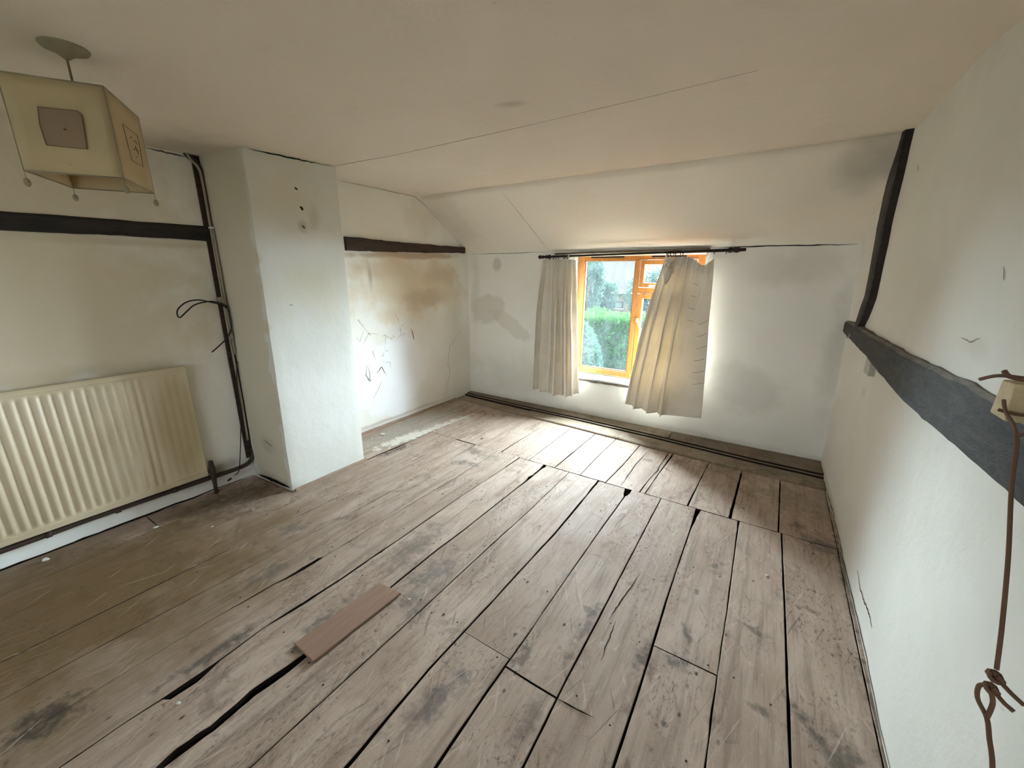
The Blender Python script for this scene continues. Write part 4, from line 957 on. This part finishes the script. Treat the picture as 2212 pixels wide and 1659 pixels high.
# ------------------------------------------------------------------ pipes and cables in the corner
pp = empty('heating_pipe', (-3.125, 1.28, .0)); tag(pp, 'dark brown pipe running under the radiator and up beside the chimney breast', 'pipe')
MB().tube(smooth_path([(-3.128,-1.4,.112),(-3.128,.045,.115),(-3.128,.40,.120),(-3.128,.93,.112),(-3.128,1.15,.110),(-3.13,1.235,.130),(-3.132,1.272,.20),(-3.132,1.276,.35),(-3.134,1.272,.8),(-3.134,1.268,1.3),(-3.134,1.266,1.9),(-3.134,1.262,2.09),(-3.132,1.235,2.16),(-3.132,1.195,2.20),(-3.132,1.19,2.25)], 6), .0145, 10).build('pipe', M_sootpipe, pp, True)
for i in range(3): MB().tube([(-3.128, .20+i*.28, .115), (-3.128, .224+i*.28, .115)], .018, 10).build('pipe_collar', M_sootpipe, pp, True)
for cz in (.6, 1.75): MB().tube([(-3.15,1.268,cz),(-3.118,1.268,cz+.001)], .010, 8).build('pipe_clip', M_sootpipe, pp, True)
cp = empty('painted_pipe', (-3.118, 1.30, .9)); tag(cp, 'thin cream painted pipe rising in the corner left of the chimney breast', 'pipe')
MB().tube(smooth_path([(-3.125,1.245,.30),(-3.122,1.249,.6),(-3.116,1.245,.95),(-3.112,1.243,1.25),(-3.112,1.246,1.7),(-3.112,1.247,2.05),(-3.112,1.238,2.13),(-3.114,1.20,2.18),(-3.114,1.18,2.26)], 6), .0075, 8).build('pipe', M_creampipe, cp, True)
MB().tube(smooth_path([(-3.100,1.252,.95),(-3.098,1.250,1.3),(-3.098,1.252,1.78)], 6), .0055, 8).build('pipe', M_creampipe, cp, True)
bevel(MB().box(-3.118,-3.088,1.235,1.256,1.776,1.786).build('pipe_clip', M_whitep, cp), .002)
bevel(MB().box(-3.125,-3.090,1.215,1.245,1.30,1.345).build('pipe_clip', M_creampipe, cp), .003)
bevel(MB().box(-3.105,-3.085,1.238,1.256,1.06,1.10).build('pipe_clip', M_creampipe, cp), .003)
cb = MB()
cb.tube(smooth_path([(-3.085,1.250,1.269),(-3.08,1.211,1.297),(-3.08,1.150,1.318),(-3.08,1.091,1.333),(-3.08,1.031,1.324),(-3.08,.985,1.292),(-3.08,.968,1.259),(-3.08,.977,1.231),(-3.075,1.014,1.263),(-3.075,1.062,1.302),(-3.075,1.126,1.319),(-3.075,1.182,1.317),(-3.08,1.240,1.288),(-3.085,1.252,1.25),(-3.085,1.254,1.16),(-3.085,1.24,1.11),(-3.08,1.196,1.058),(-3.08,1.110,.991)], 8), .0042, 8)
tag(cb.build('cable', M_black, None, True), 'thick black cable looping out of the corner above the radiator', 'cable')
cb = MB(); cb.tube(smooth_path([(-3.10,1.257,.90),(-3.11,1.237,.756),(-3.11,1.229,.568),(-3.11,1.205,.395),(-3.11,1.165,.177),(-3.11,1.143,.091),(-3.11,1.112,.074)], 8), .0032, 8)
cb.tube([(-3.11,1.09,.060),(-3.11,1.065,.050)], .007, 8)
tag(cb.build('cable', M_black, None, True), 'thin black cable dangling to the floor right of the radiator', 'cable')
o = MB().box(-3.152, -3.136, 1.222, 1.262, .16, 2.20).build('trim_3', M_beam_brown); tag(o, kind='structure')

# ------------------------------------------------------------------ pendant lamp
A = Vector((-1.995,.323,1.80)); Bc = Vector((-1.861,.520,1.80)); Dd = Vector((-2.239,.473,1.80)); Cc = Bc+Dd-A; Cc = Vector((-2.105,.670,1.80))
ctr = (A+Bc+Cc+Dd)/4
lamp = empty('pendant_lamp', (-2.05, .497, 2.2)); tag(lamp, 'square cream paper pendant lamp hanging from the ceiling at the left', 'lamp')
rs = MB(); zc = ceil_z(-2.02, .49)
rs.tube([(-2.02,.49,zc+.01),(-2.02,.49,zc-.002),(-2.02,.49,zc-.008),(-2.02,.49,zc-.020),(-2.02,.49,zc-.034)], [.058,.060,.056,.024,.008], 24)
rs.build('ceiling_rose', M_rose, lamp, True)
MB().tube([(-2.02,.49,zc-.03),(ctr.x,ctr.y,2.0),(ctr.x,ctr.y,1.93)], .0035, 8).build('flex', M_rose, lamp, True)
mb = MB(); mb.tube([(ctr.x,ctr.y,1.99),(ctr.x,ctr.y,1.93)], .018, 12); mb.build('lamp_holder', M_rose, lamp, True)
zt = 2.062; cs4 = [A, Bc, Cc, Dd]
for i in range(4):
    a = cs4[i]; b = cs4[(i+1) % 4]; out_ = Vector(((b-a).y, -(b-a).x, 0)).normalized()
    V = []; F = []; nn_ = 8
    for j in range(nn_+1):
        for k in range(nn_+1):
            p = a.lerp(b, k/nn_); z = 1.80+(zt-1.80)*j/nn_
            bl = -.004*math.sin(math.pi*k/nn_)*math.sin(math.pi*j/nn_)
            V.append((p.x+out_.x*bl, p.y+out_.y*bl, z))
    for j in range(nn_):
        for k in range(nn_): F.append((j*9+k, j*9+k+1, (j+1)*9+k+1, (j+1)*9+k))
    o = MB().add(V, F).build('shade_side', M_paper, lamp, True); solid(o, .0015, 0)
wf = MB()
for z in (1.80, zt):
    wf.tube([(p.x, p.y, z) for p in cs4+[A]], .0022, 6)
for p in cs4: wf.tube([(p.x,p.y,1.80),(p.x,p.y,zt)], .0018, 6)
wf.tube([(A.x,A.y,zt-.05),(ctr.x,ctr.y,1.96),(Cc.x,Cc.y,zt-.05)], .0018, 6); wf.tube([(Bc.x,Bc.y,zt-.05),(ctr.x,ctr.y,1.96),(Dd.x,Dd.y,zt-.05)], .0018, 6)
wf.build('wire_frame', M_rose, lamp, True)
for p in cs4:
    o = MB(); o.tube([(p.x,p.y,1.80),(p.x,p.y,1.778)], .001, 5); o.ball((p.x,p.y,1.766), .0085, (1,1,1.5), 8, 6); o.build('bead', M_rose, lamp, True)
def on_face(a, b, u, z, off=.006):
    d = (b-a).normalized(); out_ = Vector((d.y, -d.x, 0)); p = a+d*u+out_*off; return Vector((p.x, p.y, z))
def panel(a, b, poly, mt, par, name, off):
    k = len(poly); V = [on_face(a, b, u, z, off) for u, z in poly]+[on_face(a, b, u, z, off-.0015) for u, z in poly]
    F = [tuple(range(k)), tuple(range(2*k-1, k-1, -1))]+[(i, i+k, (i+1) % k+k, (i+1) % k) for i in range(k)]
    return MB().add(V, F).build(name, mt, par)
pan = panel(A, Bc, [(.069,1.877),(.163,1.877),(.170,1.972),(.162,1.982),(.072,1.980),(.066,1.93)], M_decal, lamp, 'printed_panel', .002)
ol = MB(); loop_ = [(.069,1.877),(.163,1.877),(.170,1.972),(.162,1.982),(.072,1.980),(.066,1.93),(.069,1.877)]
ol.tube([on_face(A, Bc, u, z, .0025) for u, z in loop_], .0011, 5); ol.ball(on_face(A, Bc, .121, 1.926, .003), .004, (1.2, .6, .6), 8, 5)
ol.build('outline', M_decalline, pan, True)
ol = MB(); loop_ = [(.108,1.877),(.212,1.879),(.225,1.96),(.222,1.985),(.094,1.985),(.10,1.93),(.108,1.877)]
ol.tube([on_face(Bc, Cc, u, z, .002) for u, z in loop_], .0010, 5)
for (u, z), (u2, z2) in (((.14,1.955),(.16,1.965)),((.17,1.93),(.205,1.93)),((.175,1.94),(.19,1.915)),((.15,1.92),(.17,1.93)),((.16,1.90),(.172,1.904)),((.18,1.958),(.2,1.95))):
    ol.tube([on_face(Bc, Cc, u, z, .002), on_face(Bc, Cc, u2, z2, .002)], .0012, 5)
ol.build('printed_panel', M_decalline, lamp, True)

# ------------------------------------------------------------------ loose board and crumbs
o = MB().hexa([(-1.458,.616,.0015),(-1.318,.613,.0015),(-1.297,1.048,.0015),(-1.436,1.036,.0015),(-1.458,.616,.014),(-1.318,.613,.014),(-1.297,1.048,.013),(-1.436,1.036,.013)]).build('loose_board', M_patch)
tag(bevel(o, .0015), 'short reddish brown loose board laid over a gap in the floorboards', 'board')
def crumb(x, y, r, label):
    bm = bmesh.new(); bmesh.ops.create_icosphere(bm, subdivisions=2, radius=r*.75)
    sd = R.uniform(0, 40)
    for v_ in bm.verts:
        k = 1+.5*noise.noise(v_.co*(1.4/r)+Vector((sd, 0, 0))); v_.co = Vector((v_.co.x*k*1.35, v_.co.y*k, v_.co.z*k*.55))
    zm = min(v_.co.z for v_ in bm.verts); bm.transform(Matrix.Translation((x, y, -zm-.0005)) @ Matrix.Rotation(R.uniform(0, 3), 4, 'Z'))
    me = bpy.data.meshes.new('plaster_crumb'); bm.to_mesh(me); bm.free()
    tag(link('plaster_crumb', me, M_stone), label, 'crumb', 'plaster crumbs on the floor')
crumb(-2.97, 2.34, .022, 'largest white plaster crumb on the floor in the recess beyond the chimney breast')
crumb(-2.97, 2.21, .010, 'small flat white plaster crumb beside the largest one in the recess')
crumb(-2.94, .60, .014, 'oblong white plaster crumb on the floor below the right half of the radiator')
crumb(-2.67, .79, .007, 'tiny white plaster crumb on the boards between radiator and chimney breast')
crumb(-2.66, 1.02, .006, 'tiny white crumb on the boards nearest the chimney breast corner')
crumb(-3.07, .17, .017, 'white plaster crumb at the foot of the wall below the left end of the radiator')
crumb(.20, 2.18, .009, 'small pale crumb on the board beside the right wall')
crumb(-1.24, 1.05, .007, 'tiny white crumb just beyond the upper end of the loose reddish board')
crumb(-1.58, .26, .008, 'small pale crumb on the dark boards in the lower left foreground')

# ------------------------------------------------------------------ outside: garden and the house beyond
tag(MB().box(-60, 40, 4.6, 90, -2.9, -2.75).build('garden_lawn', M_grass), kind='structure')
def leaves(P, n, size, mt, name, parent, seed, flat=0.0):
    rr = random.Random(seed); V = []; F = []
    for _ in range(n):
        c = P(rr)
        if c is None: continue
        c = Vector(c); s_ = size*rr.uniform(.6, 1.4)
        a = Vector((rr.gauss(0,1), rr.gauss(0,1), rr.gauss(0,1))).normalized(); b = a.orthogonal().normalized(); b.rotate(Matrix.Rotation(rr.uniform(0, 6.28), 3, a))
        d = a.cross(b); k = len(V)
        V += [c-b*s_, c-d*s_*.42+a*s_*.12, c+b*s_, c+d*s_*.42+a*s_*.12]; F.append((k, k+1, k+2, k+3))
    me = bpy.data.meshes.new(name); me.from_pydata(V, [], F); me.update(); return tag(link(name, me, mt, parent), kind='stuff')
hg = empty('hedge', (-1.7, 9.6, -2.75)); tag(hg, 'bright green leafy hedge below the neighbouring house outside the window', 'hedge')
MB().box(-4.6, 1.2, 9.35, 10.2, -2.75, .52).build('hedge_core', M_hedgecore, hg)
def hp(rr):
    x = rr.uniform(-4.7, 1.2); t = rr.random()
    if t < .8: z = rr.uniform(-1.8, .62); y = 9.15+.12*noise.noise(Vector((x*2.2, z*2.2, 0)))*2+rr.uniform(0, .25)
    else: y = rr.uniform(9.1, 10.2); z = .54+.10*noise.noise(Vector((x*2, y*2, 5)))*1.5+rr.uniform(-.05, .10)
    return (x, y, z)
leaves(hp, 38000, .042, M_leaf, 'foliage', hg, 3)
def blob(c, r, p=.5):
    def f(rr):
        while True:
            v_ = Vector((rr.gauss(0,1), rr.gauss(0,1), rr.gauss(0,1))).normalized()
            rad_ = rr.random()**p; q = Vector((v_.x*r[0]*rad_, v_.y*r[1]*rad_, v_.z*r[2]*rad_))+Vector(c)
            if noise.noise(q*1.7) > -.18: return q
    return f
bs_ = empty('bush', (-3.5, 8.0, -2.75)); tag(bs_, 'pale bluish green bush left of the hedge outside the window', 'bush')
MB().tube([(-3.5,8.0,-2.75),(-3.48,8.0,-1.5),(-3.45,8.0,-.4)], [.05,.04,.02], 8).build('stem', M_bark, bs_, True)
MB().ball((-3.5, 8.12, -.9), 1, (.62, .36, 1.35), 14, 10).build('bush_light_blocker', M_hedgecore, bs_, True)  # dark core added inside the bush to block light through the leaves
leaves(blob((-3.50,8.0,-.85),(.74,.55,1.5), .25), 20000, .036, M_leafb, 'foliage', bs_, 5)
tr = empty('tree', (-6.1, 14, -2.75)); tag(tr, 'pale hazy tree at the left edge of the window view', 'tree', 'garden trees outside')
MB().tube([(-5.75,14,-2.75),(-5.7,14,-.5),(-5.68,14,.8),(-5.75,14,1.9)], [.10,.08,.06,.03], 8).build('trunk', M_bark, tr, True)
MB().ball((-6.35, 14.3, 1.3), 1, (.75, .5, 1.5), 14, 10).build('crown_light_blocker', M_hedgecore, tr, True)  # dark core added inside the crown to block backlight
leaves(blob((-6.2,14,1.35),(1.15,.9,1.9)), 15000, .062, M_leafp, 'foliage', tr, 6)
tr = empty('tree', (-6.4, 17.0, -2.75)); tag(tr, 'slender green tree in front of the tiled roof outside', 'tree', 'garden trees outside')
MB().tube([(-6.4,17,-2.75),(-6.38,17,-.5),(-6.3,17,1.2)], [.08,.06,.03], 8).build('trunk', M_bark, tr, True)
leaves(blob((-6.35,17.0,.70),(.85,.7,1.05)), 5200, .058, M_leafp, 'foliage', tr, 8)
tr = empty('tree', (-3.9, 20, -2.75)); tag(tr, 'sparse far tree seen through the small top light of the window', 'tree', 'garden trees outside')
MB().tube([(-4.6,20,-2.75),(-4.6,20,.5),(-4.5,20,1.7)], [.10,.07,.03], 8).build('trunk', M_bark, tr, True)
leaves(blob((-4.5,20,.7),(1.7,1.2,1.25)), 9000, .075, M_leafp, 'foliage', tr, 9)

house = empty('house', (-16, 40, -2.75)); tag(house, 'brick bungalow with clay tiled roof and dark framed window outside', 'house')
HX0, HX1 = -24.0, -10.15
ev = .02
MB().box(HX0, HX1-.25, 36.4, 46, -2.75, ev-.02).build('brick_wall', M_extbrick, house)
MB().box(HX0-.2, HX1, 36.0, 36.10, ev-.16, ev+.02).build('fascia', M_extwin, house)
MB().box(HX0, HX1-.05, 36.10, 36.4, ev-.16, ev-.12).build('soffit', M_whitep, house)
# pantiled roof: rolls across, courses up the slope, one sheet of real relief
V = []; F = []; pitch = 1.02; LL = 7.4; nx = int((HX1-HX0+.2)/.055); ncr = 26
for j in range(ncr*2+1):
    s_ = LL*(j//2)/ncr + (0 if j % 2 == 0 else LL/ncr*.96); lift = .0 if j % 2 else .045
    for i in range(nx+1):
        x = HX0-.2+(HX1-HX0+.2)*i/nx; h = .035*math.sin(2*math.pi*x/.24)+(.045 if j % 2 == 0 else 0)
        V.append((x, 35.9+s_*math.cos(pitch*.72)-h*.6, ev+.02+s_*math.sin(pitch*.72)+h*.8))
for j in range(ncr*2):
    for i in range(nx): F.append((j*(nx+1)+i, j*(nx+1)+i+1, (j+1)*(nx+1)+i+1, (j+1)*(nx+1)+i))
tag(MB().add(V, F).build('roof_tiles', M_tile, house, True), kind='stuff')
MB().add([(HX1-.25,36.4,ev-.05),(HX1-.25,46,ev-.05),(HX1-.25,41.3,ev+4.7),(HX1-.45,36.4,ev-.05),(HX1-.45,46,ev-.05),(HX1-.45,41.3,ev+4.7)], [(0,1,2),(5,4,3),(0,3,4,1),(1,4,5,2),(2,5,3,0)]).build('gable', M_extbrick, house)
hw = MB(); x0, x1, z0, z1 = -12.95, -11.25, -1.30, -.70; t = .07
hw.box(x0,x0+t,36.3,36.42,z0,z1).box(x1-t,x1,36.3,36.42,z0,z1).box(x0,x1,36.3,36.42,z0,z0+t).box(x0,x1,36.3,36.42,z1-t,z1).box(-12.12,-12.02,36.3,36.42,z0,z1)
hwo = hw.build('window', M_extwin, house)
MB().box(x0+t,-12.12,36.36,36.39,z0+t,z1-t).build('pane', M_extglass, hwo); MB().box(-12.02,x1-t,36.36,36.39,z0+t,z1-t).build('pane', M_extglass, hwo)
MB().box(x0-.1,x1+.1,36.2,36.42,z0-.08,z0).build('window_sill', M_whitep, house)
